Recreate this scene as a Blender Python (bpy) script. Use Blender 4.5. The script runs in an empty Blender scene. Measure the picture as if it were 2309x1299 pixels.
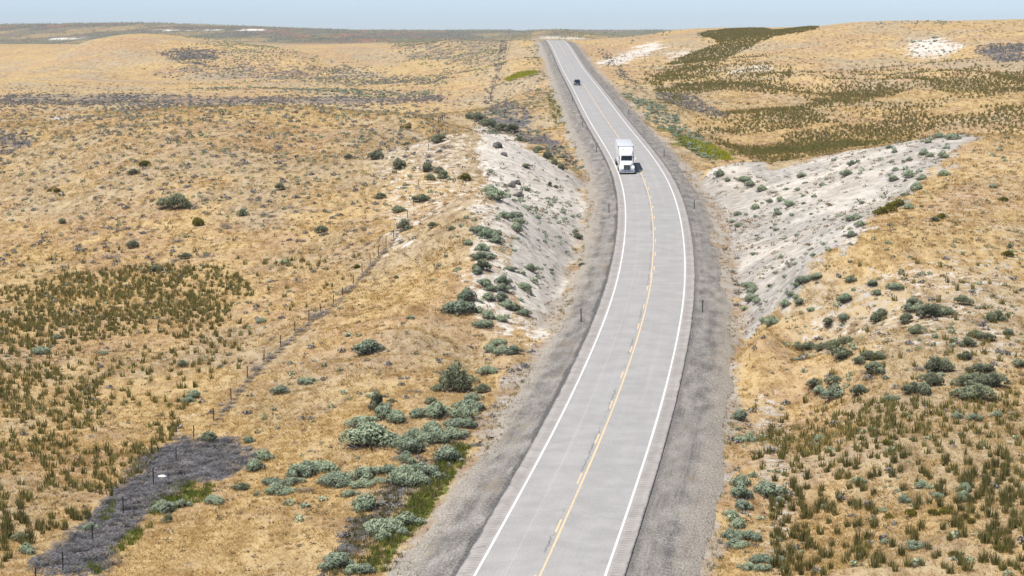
import bpy, bmesh, math, random
import numpy as np
from mathutils import Vector, Matrix

scene = bpy.context.scene
COL = scene.collection

# ------------------------------------------------------------------ camera, sky, sun, exposure
CAM_H = 31.0                       # metres above the near end of the road
FOC, PCX, PCY = 4880.0, 1154.5, 649.5   # focal length and centre in pixels of a 2309 px wide frame
EYE_Y = 65.0                       # eye-level horizon line
PITCH = math.atan((PCY - EYE_Y) / FOC)

cam_data = bpy.data.cameras.new('camera')
cam = bpy.data.objects.new('camera', cam_data)
COL.objects.link(cam)
cam_data.sensor_width = 36.0
cam_data.lens = FOC / 2309.0 * 36.0
cam_data.clip_start = 0.5
cam_data.clip_end = 30000.0
cam.location = (0, 0, CAM_H)
cam.rotation_euler = (math.pi / 2 - PITCH, 0, 0)
scene.camera = cam

SUN_EL = math.radians(62.0)
SUN_DIR = Vector((-0.76, -0.65, 0)).normalized()          # horizontal direction towards the sun
world = bpy.data.worlds.new('World')
scene.world = world
world.use_nodes = True
wnt = world.node_tree
wnt.nodes.clear()
w_out = wnt.nodes.new('ShaderNodeOutputWorld')
w_bg = wnt.nodes.new('ShaderNodeBackground')
w_sky = wnt.nodes.new('ShaderNodeTexSky')
w_sky.sky_type = 'NISHITA'
w_sky.sun_disc = False
w_sky.sun_elevation = SUN_EL
w_sky.sun_rotation = math.atan2(SUN_DIR.x, SUN_DIR.y)
w_sky.altitude = 800
w_sky.air_density = 0.42
w_sky.dust_density = 0.7
w_sky.ozone_density = 0.0
w_bg.inputs['Strength'].default_value = 0.13
wnt.links.new(w_sky.outputs[0], w_bg.inputs[0])
wnt.links.new(w_bg.outputs[0], w_out.inputs[0])

sun_data = bpy.data.lights.new('sun', 'SUN')
sun_data.energy = 5.0
sun_data.angle = math.radians(0.5)
sun_data.color = (1.0, 0.955, 0.89)
sun = bpy.data.objects.new('sun', sun_data)
COL.objects.link(sun)
to_sun = Vector((SUN_DIR.x * math.cos(SUN_EL), SUN_DIR.y * math.cos(SUN_EL), math.sin(SUN_EL)))
sun.rotation_euler = to_sun.to_track_quat('Z', 'Y').to_euler()
sun.location = (-60, -40, 200)

scene.view_settings.view_transform = 'Standard'
scene.view_settings.look = 'None'
scene.view_settings.gamma = 1.0
scene.view_settings.exposure = 0.24
scene.render.engine = 'CYCLES'
scene.cycles.max_bounces = 5
scene.cycles.diffuse_bounces = 2
scene.cycles.glossy_bounces = 2
scene.cycles.transmission_bounces = 2
scene.cycles.volume_bounces = 0
scene.cycles.transparent_max_bounces = 4

rng = np.random.default_rng(7)
random.seed(7)

# ------------------------------------------------------------------ small maths helpers
def hash2(ix, iy, seed):
    n = (ix.astype(np.int64) * 374761393 + iy.astype(np.int64) * 668265263 + seed * 982451653) & 0xFFFFFFFF
    n = ((n ^ (n >> 13)) * 1274126177) & 0xFFFFFFFF
    n = (n ^ (n >> 16)) & 0xFFFF
    return n / 32767.5 - 1.0

def vnoise(x, y, seed=0):
    ix, iy = np.floor(x), np.floor(y)
    fx, fy = x - ix, y - iy
    fx = fx * fx * fx * (fx * (fx * 6 - 15) + 10)
    fy = fy * fy * fy * (fy * (fy * 6 - 15) + 10)
    a, b = hash2(ix, iy, seed), hash2(ix + 1, iy, seed)
    c, d = hash2(ix, iy + 1, seed), hash2(ix + 1, iy + 1, seed)
    return (a * (1 - fx) + b * fx) * (1 - fy) + (c * (1 - fx) + d * fx) * fy

def fbm(x, y, octs=4, seed=0, gain=0.5):
    s, a, t = 0.0, 1.0, 0.0
    for k in range(octs):
        s = s + a * vnoise(x * 2.03 ** k + 17.3 * k, y * 2.03 ** k - 9.1 * k, seed + k)
        t += a
        a *= gain
    return s / t

def smooth(e0, e1, x):
    t = np.clip((x - e0) / (e1 - e0), 0, 1)
    return t * t * (3 - 2 * t)

SP, CP = math.sin(PITCH), math.cos(PITCH)
def from_pix(px, py, d):
    """world point at forward depth d on the sight line through a photograph point"""
    px, py, d = np.asarray(px, float), np.asarray(py, float), np.asarray(d, float)
    v = (PCY - py) / FOC * d
    return (px - PCX) / FOC * d, d * CP + v * SP, CAM_H - d * SP + v * CP

def to_pix(X, Y, Z):
    z = Z - CAM_H
    d = Y * CP - z * SP
    v = Y * SP + z * CP
    return PCX + FOC * X / d, PCY - FOC * v / d, d

# ------------------------------------------------------------------ road alignment (plan and profile)
_rw = lambda y: 0.2067 * (y + 100)
_ry = [1299, 1150, 1000, 850, 700, 550, 475, 400, 300, 200, 150, 91]
_rx = [1218.3, 1284.2, 1350.7, 1408.2, 1455.2, 1475, 1470.6, 1449.8, 1387.1, 1321.5, 1288.6, 1249.8]
_ws = [_rw(y) for y in _ry[:9]] + [59.0, 46.5, 34.3]
_cs = [0.990, 0.990, 0.991, 0.993, 0.995, 0.998, 0.999] + [1.0] * 5
_rd = [FOC * 7.3 * c / w for w, c in zip(_ws, _cs)]
_RX, _RY, _RZ = from_pix(_rx, _ry, _rd)
_p = np.polyfit(_RY[6:], _RX[6:], 1)
_RX = list(_RX); _RY = list(_RY); _RZ = list(_RZ)
# ahead of the first sample the curve carries on; past the crest the road drops out of sight
_sx = (_RX[1] - _RX[0]) / (_RY[1] - _RY[0]); _sz = (_RZ[1] - _RZ[0]) / (_RY[1] - _RY[0])
_RX = [_RX[0] - (_sx + .02) * 60] + _RX + [_RX[-1] - .3, _RX[-1] - .9, _RX[-1] - 2]
_RZ = [_RZ[0] - _sz * 60] + _RZ + [_RZ[-1] - 2.2, _RZ[-1] - 9.0, _RZ[-1] - 22]
_RY = [_RY[0] - 60] + _RY + [_RY[-1] + 110, _RY[-1] + 300, _RY[-1] + 640]

def _spline(xs, ys):
    """natural cubic spline coefficients"""
    xs, ys = np.array(xs), np.array(ys)
    n = len(xs); h = np.diff(xs)
    A = np.zeros((n, n)); b = np.zeros(n); A[0, 0] = A[-1, -1] = 1
    for i in range(1, n - 1):
        A[i, i - 1], A[i, i], A[i, i + 1] = h[i - 1], 2 * (h[i - 1] + h[i]), h[i]
        b[i] = 6 * ((ys[i + 1] - ys[i]) / h[i] - (ys[i] - ys[i - 1]) / h[i - 1])
    m = np.linalg.solve(A, b)
    def f(x):
        x = np.clip(np.asarray(x, float), xs[0], xs[-1])
        i = np.clip(np.searchsorted(xs, x) - 1, 0, n - 2)
        t = x - xs[i]; u = xs[i + 1] - x; hh = h[i]
        return m[i] * u ** 3 / (6 * hh) + m[i + 1] * t ** 3 / (6 * hh) + (ys[i] / hh - m[i] * hh / 6) * u + (ys[i + 1] / hh - m[i + 1] * hh / 6) * t
    return f
_tab = np.linspace(_RY[0], _RY[-1], 900)
_fx, _fz = _spline(_RY, _RX)(_tab), _spline(_RY, _RZ)(_tab)
_k = np.hanning(31); _k /= _k.sum()
_pad = lambda a: np.concatenate([2 * a[0] - a[15:0:-1], a, 2 * a[-1] - a[-2:-17:-1]])
_fx, _fz = np.convolve(_pad(_fx), _k, 'valid'), np.convolve(_pad(_fz), _k, 'valid')
road_x = lambda Y: np.interp(Y, _tab, _fx)
road_z = lambda Y: np.interp(Y, _tab, _fz)
road_slope = lambda Y: (road_x(np.asarray(Y) + 2) - road_x(np.asarray(Y) - 2)) / 4.0
road_len = np.concatenate([[0], np.cumsum(np.hypot(np.diff(_fx), np.diff(_tab)))])
road_s = lambda Y: np.interp(Y, _tab, road_len)
def road_point(Y, off):
    """world x, y on the road's cross-section at station Y, off metres to the right of the centre line"""
    a = np.arctan(road_slope(Y))
    return road_x(Y) + off * np.cos(a), Y - off * np.sin(a)
def road_dist(X, Y):
    return (X - road_x(Y)) * np.cos(np.arctan(road_slope(Y)))

# ------------------------------------------------------------------ terrain control points
def cpz(px, py, zz):          # photograph point with a height relative to the camera
    return (px, py, -zz * FOC / (py - EYE_Y) if abs(py - EYE_Y) > 1 else 1000.0)
CTRL = []
for px, py, zz in [
    (0,1299,-32),(0,1000,-32.5),(0,800,-32),(0,650,-31),(0,500,-28.3),(0,400,-25.5),(0,330,-23.8),(0,290,-23.3),(0,240,-23.5),
    (200,1150,-32.3),(200,900,-32.3),(200,700,-31.3),(200,520,-28),(200,400,-23.5),(200,310,-20.3),(200,265,-19.3),
    (400,1299,-31.8),(400,1100,-32.3),(400,900,-32),(400,700,-31),(400,550,-28),(400,450,-24.5),(400,350,-20.5),(400,280,-18),(400,246,-17),(400,215,-22),
    (700,1299,-32),(700,1100,-31.7),(700,900,-31),(700,700,-29.5),(700,550,-27),(700,450,-24),(700,350,-20.5),(700,280,-18),(700,242,-16.5),(700,215,-22),
    (950,1150,-31.2),(950,900,-29.7),(950,750,-28),(950,600,-26),(950,480,-23.5),(950,400,-21.5),(950,320,-18.5),(950,265,-16.5),(950,230,-22.5),
    (1180,790,-28.6),(1080,600,-24.4),(1090,500,-21.8),(1100,420,-19.6),(1060,292,-16.0),
    (1150,300,-23.3),(1250,330,-23.2),(1200,300,-23.3),(1100,245,-22.8),
    (1200,200,-18.8),(1100,200,-20.3),(1000,200,-20.8),(1150,150,-15.2),(1000,150,-16.5),(1200,112,-9.8),(1100,112,-9.6),
    (850,190,-21.3),(600,190,-21.5),(300,190,-21.8),(50,195,-22),(700,172,-20.6),(400,172,-21),(200,180,-21.5),
    (1850,590,-22.5),(1720,740,-26.6),(1660,810,-28.4),(2000,470,-19.5),(2150,307,-15.7),
    (1850,340,-23.7),(1700,352,-24.2),(2100,290,-22.5),(2300,295,-22.5),(2550,300,-22.5),
    (2309,1299,-30.3),(2309,1100,-29.6),(2309,900,-28),(2309,700,-25),(2309,500,-20.5),(2309,400,-18),
    (1900,1299,-30.6),(1900,1000,-29.5),(1900,800,-27),(2100,700,-24.8),(2100,560,-21.5),(1720,1000,-30),(1720,1250,-31),
    (1530,300,-22.7),(1650,330,-24.2),(1450,230,-19.7),(1400,180,-16),(1350,130,-11.5),(1300,102,-7.2),
    (1600,250,-20.8),(1600,205,-17.2),(1600,150,-13),(1800,300,-22.7),(1800,250,-20),(1800,200,-17.2),(1800,170,-14.2),
    (2000,250,-19.7),(2000,200,-16.6),(2000,150,-12),(2250,250,-19),(2250,200,-15.5),(2250,160,-12.2),
]:
    CTRL.append(cpz(px, py, zz))
CTRL += [   # photograph point with a depth
    (1200,340,352),(1330,397,350),(1130,312,350),
    (1677,363,345),(1728,381,340),(1855,351,338),(2016,325,334),(2143,303,330),(2309,306,328),
    (1000,93,1084),(1100,92,1084),(1190,92,1060),
    (346,82,1250),(260,84,1230),(173,102,1150),(87,158,1000),(476,91,1250),(606,106,1150),(736,138,1020),(866,158,960),
    (0,180,1060),(0,152,1300),(-350,165,1150),(60,163,1080),(105,146,1180),(140,122,1180),(30,135,1400),(1100,94,1500),(1000,94,1450),(1140,93,1700),(1100,93,2200),(1000,91,2500),(1170,92,2600),(1260,88,2300),(1205,89,2250),(1310,86,2300),
    (800,97,1500),(760,128,1230),(950,130,1050),(400,125,1060),(550,140,1010),
    (0,113,1500),(130,108,1500),(60,110,1500),(0,104,2500),(100,92,3000),(300,84,2600),(500,90,2200),(700,86,2600),(900,84,2400),
    (0,57,4300),(100,58,4500),(250,62,4600),(400,57,4300),(520,54,4000),(650,59,3900),(760,68,3900),(860,71,4000),(980,67,4000),(1060,70,4200),(1140,74,4300),(1190,71,4500),
    (1260,66,1750),(1215,74,1700),(1190,86,1620),(1300,71,1760),(1340,80,1750),(1400,86,1500),
    (1350,71,4600),(1400,67,4600),(1500,67,4600),(1600,70,4600),(1850,70,4600),(2200,70,4600),
    (1955,53,900),(2113,50,900),(2200,53,880),(2309,50,860),(1535,68,1200),(1700,66,1180),(1850,63,1120),
    (2000,100,780),(2150,100,760),(2309,100,740),(1800,112,800),(1700,130,790),(1620,82,1000),(1550,100,900),(1500,130,840),(1430,125,870),(1460,95,950),(1400,112,930),(1340,90,1070),(1500,78,1050),(2200,130,690),
]
CTRL_W = []
for px, py, d in CTRL:
    CTRL_W.append([float(a) for a in from_pix(px, py, d)])
    if px <= 0 or px >= 2300:
        CTRL_W.append([float(a) for a in from_pix(px + (700 if px > 0 else -700), py, d)])
for Y in list(np.geomspace(75, 1050, 26)) + [1150, 1300]:
    for side in (-1, 1):
        x, y = road_point(Y, side * 10.0)
        CTRL_W.append([float(x), float(y), float(road_z(Y)) - .75])
        if not (200 < Y < 352):
            x, y = road_point(Y, side * 15.0)
            CTRL_W.append([float(x), float(y), float(road_z(Y)) - 1.15])
# ground hidden behind the near banks and the crests drops away
for X, Y, z in [(-8,395,31-21.5),(2,400,31-22.3),(60,385,31-22.5),(80,385,31-22.5),(35,395,31-23.4),(-40,520,31-21),(-80,560,31-22),
                (-150,1500,31-12),(-250,1500,31-14),(200,1150,31-1),(120,1500,31-8),(300,1200,31-2),(400,2400,31-12),(100,2600,31-14),(700,2600,31-10),
                (-900,6500,20),(0,6500,20),(900,6500,20),(-2200,6500,20),(2200,6500,20)]:
    CTRL_W.append([X, Y, z])
CTRL_W = np.array(CTRL_W)
PU, PV = 5.0, 2.4
def _pq(X, Y): return np.stack([X / Y * PU, np.log(Y) * PV], -1)
def _phi(r2): return 0.5 * r2 * np.log(r2 + 1e-9)
_cp = _pq(CTRL_W[:, 0], CTRL_W[:, 1])
_scale = 1.0 / np.maximum(CTRL_W[:, 1] / 400.0, 1) ** 0
_n = len(_cp)
_K = _phi(((_cp[:, None] - _cp[None]) ** 2).sum(-1)) + np.eye(_n) * 0.0002
_P = np.concatenate([np.ones((_n, 1)), _cp], 1)
_A = np.block([[_K, _P], [_P.T, np.zeros((3, 3))]])
_wt = np.linalg.solve(_A, np.concatenate([CTRL_W[:, 2], np.zeros(3)]))
def base_z(X, Y):
    out = np.empty(X.size)
    q = _pq(X.ravel(), Y.ravel())
    for s in range(0, len(q), 40000):
        b = q[s:s + 40000]
        r2 = ((b[:, None, :] - _cp[None]) ** 2).sum(-1)
        out[s:s + 40000] = _phi(r2) @ _wt[:_n] + _wt[_n] + b @ _wt[_n + 1:]
    return out.reshape(X.shape)

def shoulder_drop(a): return 0.03 + np.maximum(a - 4.75, 0) * 0.15

_gi = np.linspace(-0.40, 0.40, 640)
_go = 0.40 + np.cumsum(np.geomspace(.0015, .03, 34))
GU = np.concatenate([-_go[::-1], _gi, _go])
NU = len(GU)
GY = np.concatenate([np.geomspace(62, 110, 60)[:-1], np.geomspace(110, 400, 520)[:-1], np.geomspace(400, 1400, 330)[:-1], np.geomspace(1400, 6500, 170)])
GLY = np.log(GY)
GX2 = GU[None, :] * GY[:, None]
GY2 = np.repeat(GY[:, None], NU, 1)
# the smooth interpolant is cheap to sample coarsely and refine
_cu = np.linspace(-0.40, 0.40, 321); _cl = np.linspace(GLY[0], GLY[-1], 560)
_cz = base_z(_cu[None, :] * np.exp(_cl)[:, None], np.repeat(np.exp(_cl)[:, None], 321, 1))
def bilin(tab, fi, fj):
    fi = np.clip(fi, 0, tab.shape[0] - 1.001); fj = np.clip(fj, 0, tab.shape[1] - 1.001)
    i, j = fi.astype(int), fj.astype(int); a, b = fi - i, fj - j
    return (tab[i, j] * (1 - b) + tab[i, j + 1] * b) * (1 - a) + (tab[i + 1, j] * (1 - b) + tab[i + 1, j + 1] * b) * a
GZ = bilin(_cz, (np.log(GY2) - _cl[0]) / (_cl[1] - _cl[0]), (np.clip(GX2 / GY2, -.40, .40) + .40) / .80 * 320)
DIST = road_dist(GX2, GY2)
ADIST = np.abs(DIST)
_far = np.clip(GY2 / 700.0, 0.25, 6.0)
_rel = fbm(GX2 / 26, GY2 / 40, 4, 3) * 0.55 + fbm(GX2 / 5.5, GY2 / 7, 3, 11) * 0.16 * np.clip(500 / GY2, .2, 1) \
     + fbm(GX2 / 110, GY2 / 170, 4, 23) * np.clip((GY2 - 420) / 700, 0, 1) * np.where(GY2 > 1000, .7, 1.2) \
     + fbm(GX2 / 420, GY2 / 500, 4, 31) * np.clip((GY2 - 1600) / 2500, 0, 1) * 6.0
_fold = 1 - 2 * np.abs(vnoise(GX2 / 38 + fbm(GX2 / 60, GY2 / 60, 2, 82) * 1.2, GY2 / 120, 81))
_rel = _rel + _fold * 1.5 * smooth(30, 60, ADIST) * np.where(GX2 > 0, smooth(560, 620, GY2) * (1 - smooth(770, 850, GY2)), smooth(900, 950, GY2) * (1 - smooth(1110, 1190, GY2)))
_rill = np.abs(vnoise(GY2 / 2.6 + fbm(GX2 / 9, GY2 / 9, 2, 62) * 1.5, ADIST / 14, 61)) * .30 + np.abs(vnoise(GY2 / 6.5, ADIST / 22, 63)) * .38
_rel = _rel - _rill * smooth(9.5, 13, ADIST) * (1 - smooth(24, 36, ADIST)) * smooth(170, 200, GY2) * (1 - smooth(360, 400, GY2)) * 1.5
GZ = GZ + _rel * smooth(9.5, 20, ADIST)
_sh = road_z(GY2) - shoulder_drop(ADIST) - 0.14
_sh = np.where(ADIST < 4.7, road_z(GY2) - 0.5, _sh)
_k2 = smooth(8.0, 11.5, ADIST + fbm(GX2 / 6, GY2 / 9, 2, 41) * 0.7)
_k2 = np.where(GY2 > 1150, np.maximum(_k2, smooth(1150, 1300, GY2)), _k2)
GZ = _sh * (1 - _k2) + GZ * _k2

def grid_index(X, Y):
    return np.interp(np.log(Y), GLY, np.arange(len(GLY))), np.interp(X / Y, GU, np.arange(NU))
def ground_z(X, Y):
    X, Y = np.asarray(X, float), np.asarray(Y, float)
    return bilin(GZ, *grid_index(X, Y))
_RAYD = np.geomspace(95, 6200, 2600)
def hit(px, py):
    """where the sight line through each photograph point meets the ground: X, Y, Z, depth"""
    px, py = np.atleast_1d(np.asarray(px, float)), np.atleast_1d(np.asarray(py, float))
    out = np.zeros((len(px), 4))
    for s in range(0, len(px), 500):
        X, Y, Z = from_pix(px[s:s + 500, None], py[s:s + 500, None], _RAYD[None])
        g = ground_z(X, Y)
        below = Z < g
        i = np.where(below.any(1), below.argmax(1), len(_RAYD) - 1)
        i = np.maximum(i, 1); r = np.arange(len(i))
        g1, g0 = (g - Z)[r, i], (Z - g)[r, i - 1]
        t = np.clip(g0 / (g0 + g1 + 1e-9), 0, 1)
        d = _RAYD[i - 1] + (_RAYD[i] - _RAYD[i - 1]) * t
        X, Y, Z = from_pix(px[s:s + 500], py[s:s + 500], d)
        out[s:s + 500] = np.stack([X, Y, ground_z(X, Y), d], 1)
    return out
def visible(X, Y, Z, lift=0.6):
    px, py, d = to_pix(X, Y, Z + lift)
    h = hit(px, py)
    return (px > -15) & (px < 2324) & (py < 1330) & (h[:, 3] > d * 0.985 - 1)

# ------------------------------------------------------------------ mesh and material builders
def make_mesh(name, V, F, mats, midx=None, smooth_shade=False, attrs=None, uv=None):
    """V (n,3), F list of (m,k) integer arrays"""
    me = bpy.data.meshes.new(name)
    V = np.ascontiguousarray(V, dtype=np.float32)
    Fs = F if isinstance(F, list) else [F]
    tot = np.concatenate([np.full(len(f), f.shape[1]) for f in Fs]).astype(np.int32)
    loops = np.concatenate([f.ravel() for f in Fs]).astype(np.int32)
    me.vertices.add(len(V)); me.vertices.foreach_set('co', V.ravel())
    me.loops.add(len(loops)); me.loops.foreach_set('vertex_index', loops)
    me.polygons.add(len(tot))
    me.polygons.foreach_set('loop_start', np.concatenate([[0], np.cumsum(tot)[:-1]]).astype(np.int32))
    me.polygons.foreach_set('loop_total', tot)
    if midx is not None:
        me.polygons.foreach_set('material_index', np.asarray(midx, np.int32))
    me.polygons.foreach_set('use_smooth', np.full(len(tot), bool(smooth_shade)))
    for m in mats if isinstance(mats, (list, tuple)) else [mats]:
        me.materials.append(m)
    if uv is not None:
        l = me.uv_layers.new(name='UVMap')
        l.data.foreach_set('uv', np.ascontiguousarray(uv[loops], np.float32).ravel())
    for k, (dom, arr) in (attrs or {}).items():
        a = me.attributes.new(k, 'FLOAT', dom)
        a.data.foreach_set('value', np.ascontiguousarray(arr, np.float32))
    me.update(calc_edges=True)
    me.validate()
    return me

def link(name, me, parent=None, loc=None):
    o = bpy.data.objects.new(name, me)
    COL.objects.link(o)
    if parent is not None: o.parent = parent
    if loc is not None: o.location = loc
    return o
def tag(o, label=None, cat=None, group=None, kind=None):
    if label: o['label'] = label
    if cat: o['category'] = cat
    if group: o['group'] = group
    if kind: o['kind'] = kind
    return o

class NT:
    """a material under construction"""
    def __init__(self, name, rough=0.9, spec=0.1):
        self.m = bpy.data.materials.new(name)
        self.m.use_nodes = True
        self.t = self.m.node_tree
        self.t.nodes.clear()
        self.o = self.n('ShaderNodeOutputMaterial')
        self.b = self.n('ShaderNodeBsdfPrincipled')
        self.b.inputs['Roughness'].default_value = rough
        self.b.inputs['Specular IOR Level'].default_value = spec
        self.t.links.new(self.b.outputs[0], self.o.inputs[0])
    def n(self, ty, **kw):
        x = self.t.nodes.new(ty)
        for k, v in kw.items(): setattr(x, k, v)
        return x
    def put(self, sock, v):
        if hasattr(v, 'is_linked') or isinstance(v, bpy.types.NodeSocket): self.t.links.new(v, sock)
        elif isinstance(v, (tuple, list)) and len(v) == 3 and sock.type == 'RGBA': sock.default_value = (*v, 1)
        else: sock.default_value = v
    def coord(self): return self.n('ShaderNodeTexCoord').outputs['Object']
    def uv(self): return self.n('ShaderNodeTexCoord').outputs['UV']
    def attr(self, name): return self.n('ShaderNodeAttribute', attribute_name=name).outputs['Fac']
    def mapping(self, vec, scale=(1, 1, 1), rot=(0, 0, 0), loc=(0, 0, 0)):
        x = self.n('ShaderNodeMapping'); self.put(x.inputs[0], vec)
        x.inputs['Scale'].default_value = scale; x.inputs['Rotation'].default_value = rot; x.inputs['Location'].default_value = loc
        return x.outputs[0]
    def noise(self, vec, scale, detail=4, rough=0.55, dist=0.0):
        x = self.n('ShaderNodeTexNoise'); self.put(x.inputs['Vector'], vec)
        x.inputs['Scale'].default_value = scale; x.inputs['Detail'].default_value = detail
        x.inputs['Roughness'].default_value = rough; x.inputs['Distortion'].default_value = dist
        return x.outputs['Fac']
    def voronoi(self, vec, scale, feature='F1'):
        x = self.n('ShaderNodeTexVoronoi', feature=feature); self.put(x.inputs['Vector'], vec); x.inputs['Scale'].default_value = scale
        return x.outputs['Distance']
    def math(self, op, a, b=0.0, c=0.0, clamp=False):
        x = self.n('ShaderNodeMath', operation=op, use_clamp=clamp)
        self.put(x.inputs[0], a); self.put(x.inputs[1], b); self.put(x.inputs[2], c)
        return x.outputs[0]
    def step(self, v, e0, e1, o0=0.0, o1=1.0):
        x = self.n('ShaderNodeMapRange', interpolation_type='SMOOTHSTEP')
        self.put(x.inputs[0], v); x.inputs[1].default_value = e0; x.inputs[2].default_value = e1
        x.inputs[3].default_value = o0; x.inputs[4].default_value = o1
        return x.outputs[0]
    def mix(self, f, a, b, mode='MIX'):
        x = self.n('ShaderNodeMix', data_type='RGBA', blend_type=mode)
        self.put(x.inputs[0], f); self.put(x.inputs[6], a); self.put(x.inputs[7], b)
        return x.outputs[2]
    def ramp(self, f, stops):
        x = self.n('ShaderNodeValToRGB'); self.put(x.inputs[0], f)
        e = x.color_ramp.elements
        while len(e) < len(stops): e.new(0.5)
        for k, (p, c) in enumerate(stops): e[k].position = p; e[k].color = (*c, 1)
        return x.outputs[0]
    def sep(self, vec):
        x = self.n('ShaderNodeSeparateXYZ'); self.put(x.inputs[0], vec); return x.outputs
    def color(self, c): self.put(self.b.inputs['Base Color'], c); return self
    def bump(self, h, dist, strength=1.0):
        x = self.n('ShaderNodeBump'); self.put(x.inputs['Height'], h)
        x.inputs['Distance'].default_value = dist; x.inputs['Strength'].default_value = strength
        self.put(self.b.inputs['Normal'], x.outputs[0]); return self

def plain(name, c, rough=0.6, metal=0.0, spec=0.4, var=0.08, scale=6.0):
    t = NT(name, rough, spec)
    n = t.noise(t.coord(), scale, 3)
    d = tuple(v * (1 - var) for v in c); e = tuple(min(1, v * (1 + var)) for v in c)
    t.color(t.mix(n, d, e)); t.b.inputs['Metallic'].default_value = metal
    return t.m

def leafy(name, c0, c1, trans=0.25):
    """leaves and blades: colour varies from face to face, a little light comes through"""
    t = NT(name, 0.85, 0.05)
    rnd = t.n('ShaderNodeObjectInfo').outputs['Random']
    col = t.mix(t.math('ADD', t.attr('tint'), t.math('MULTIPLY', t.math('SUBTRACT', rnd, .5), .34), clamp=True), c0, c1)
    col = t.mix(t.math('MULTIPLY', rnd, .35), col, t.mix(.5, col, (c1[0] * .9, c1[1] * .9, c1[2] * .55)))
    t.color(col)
    if trans:
        tr = t.n('ShaderNodeBsdfTranslucent'); t.put(tr.inputs[0], col)
        mx = t.n('ShaderNodeMixShader'); mx.inputs[0].default_value = trans
        t.t.links.new(t.b.outputs[0], mx.inputs[1]); t.t.links.new(tr.outputs[0], mx.inputs[2]); t.t.links.new(mx.outputs[0], t.o.inputs[0])
    return t.m

# ------------------------------------------------------------------ the ground
def poly_world(pts):
    h = hit([p[0] for p in pts], [p[1] for p in pts])
    return h[:, :2]
def in_poly(P, X, Y):
    inside = np.zeros(X.shape, bool)
    j = len(P) - 1
    for i in range(len(P)):
        (xi, yi), (xj, yj) = P[i], P[j]
        c = ((yi > Y) != (yj > Y))
        with np.errstate(divide='ignore', invalid='ignore'):
            xc = (xj - xi) * (Y - yi) / (yj - yi) + xi
        inside ^= c & (X < xc)
        j = i
    return inside
def soft_mask(polys, blur=0.16):
    """0..1 over the terrain grid; the outline frays with a noise that belongs to the ground"""
    m = np.zeros(GX2.shape)
    for pts, val in polys:
        P = poly_world(pts)
        y0, y1 = P[:, 1].min() * .93, P[:, 1].max() * 1.07
        r = slice(max(0, np.searchsorted(GY, y0) - 2), min(len(GY), np.searchsorted(GY, y1) + 2))
        gx, gy = GX2[r], GY2[r]
        acc = np.zeros(gx.shape)
        for k in range(4):
            amp = blur * gy * 0.08
            nx = fbm(gx / (gy * .012), gy / (gy[:, :1] * .03) if False else gy / 6.0, 3, 50 + k) * amp
            ny = fbm(gx / (gy * .012) + 40, gy / 6.0, 3, 70 + k) * amp * 3
            acc += in_poly(P, gx + nx, gy + ny)
        m[r] = np.maximum(m[r], acc / 4 * val)
    return m

BARE = [
 ([(1066,286),(1120,298),(1200,342),(1280,385),(1318,402),(1325,440),(1322,520),(1302,600),(1262,700),(1228,775),(1188,765),(1190,690),(1150,640),(1128,575),(1150,520),(1105,440),(1092,380),(1072,330)],1.0),
 ([(1060,420),(1100,440),(1150,520),(1128,575),(1190,690),(1188,765),(1120,770),(1050,690),(1060,560)],.62),
 ([(850,340),(990,300),(1070,330),(1095,420),(1060,440),(960,500),(900,520),(850,480)],.40),
 ([(880,480),(940,470),(930,540),(900,590),(870,560)],.55),
 ([(1570,413),(1600,390),(1677,364),(1728,384),(1855,352),(2016,326),(2143,304),(2200,310),(2165,340),(2110,390),(2000,470),(1940,530),(1850,595),(1800,650),(1720,740),(1685,770),(1655,650),(1640,570),(1605,470)],1.0),
 ([(1600,480),(1640,470),(1730,500),(1700,560),(1640,600)],.25),
 ([(1950,600),(2309,560),(2309,850),(2150,800),(1900,800),(1780,700),(1850,640)],.38),
 ([(2110,390),(2200,320),(2309,320),(2309,560),(2100,520),(2000,480)],.30),
 ([(1690,880),(1780,870),(1800,1020),(1790,1200),(1740,1299),(1700,1299),(1700,1080),(1690,980)],.45),
 ([(1345,142),(1440,106),(1492,92),(1488,104),(1425,134),(1362,153)],1.1),
 ([(1498,124),(1530,108),(1555,110),(1545,138),(1505,142)],.6),
 ([(2040,92),(2110,80),(2165,118),(2085,140),(2040,122)],.72),
 ([(1990,162),(2050,150),(2085,138),(2085,144),(2050,156)],.8),
 ([(1630,164),(1740,143),(1742,156),(1650,167)],.8),
 ([(105,266),(165,255),(215,262),(180,272),(130,272)],.8),
 ([(240,145),(290,122),(310,126),(260,150)],.4),
 ([(350,1040),(440,900),(455,905),(420,980),(330,1100),(250,1180),(150,1260),(110,1299),(60,1299),(200,1160)],.5),
 ([(1195,86),(1240,80),(1330,84),(1330,89),(1195,90)],.5),
 ([(100,87),(140,83),(183,85),(180,90),(110,91)],.75),([(350,67),(395,65),(410,69),(360,71)],1.0),([(430,68),(475,65),(478,70),(440,71)],1.0),([(533,68),(560,66),(598,64),(602,67),(560,71)],1.0),
]
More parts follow.
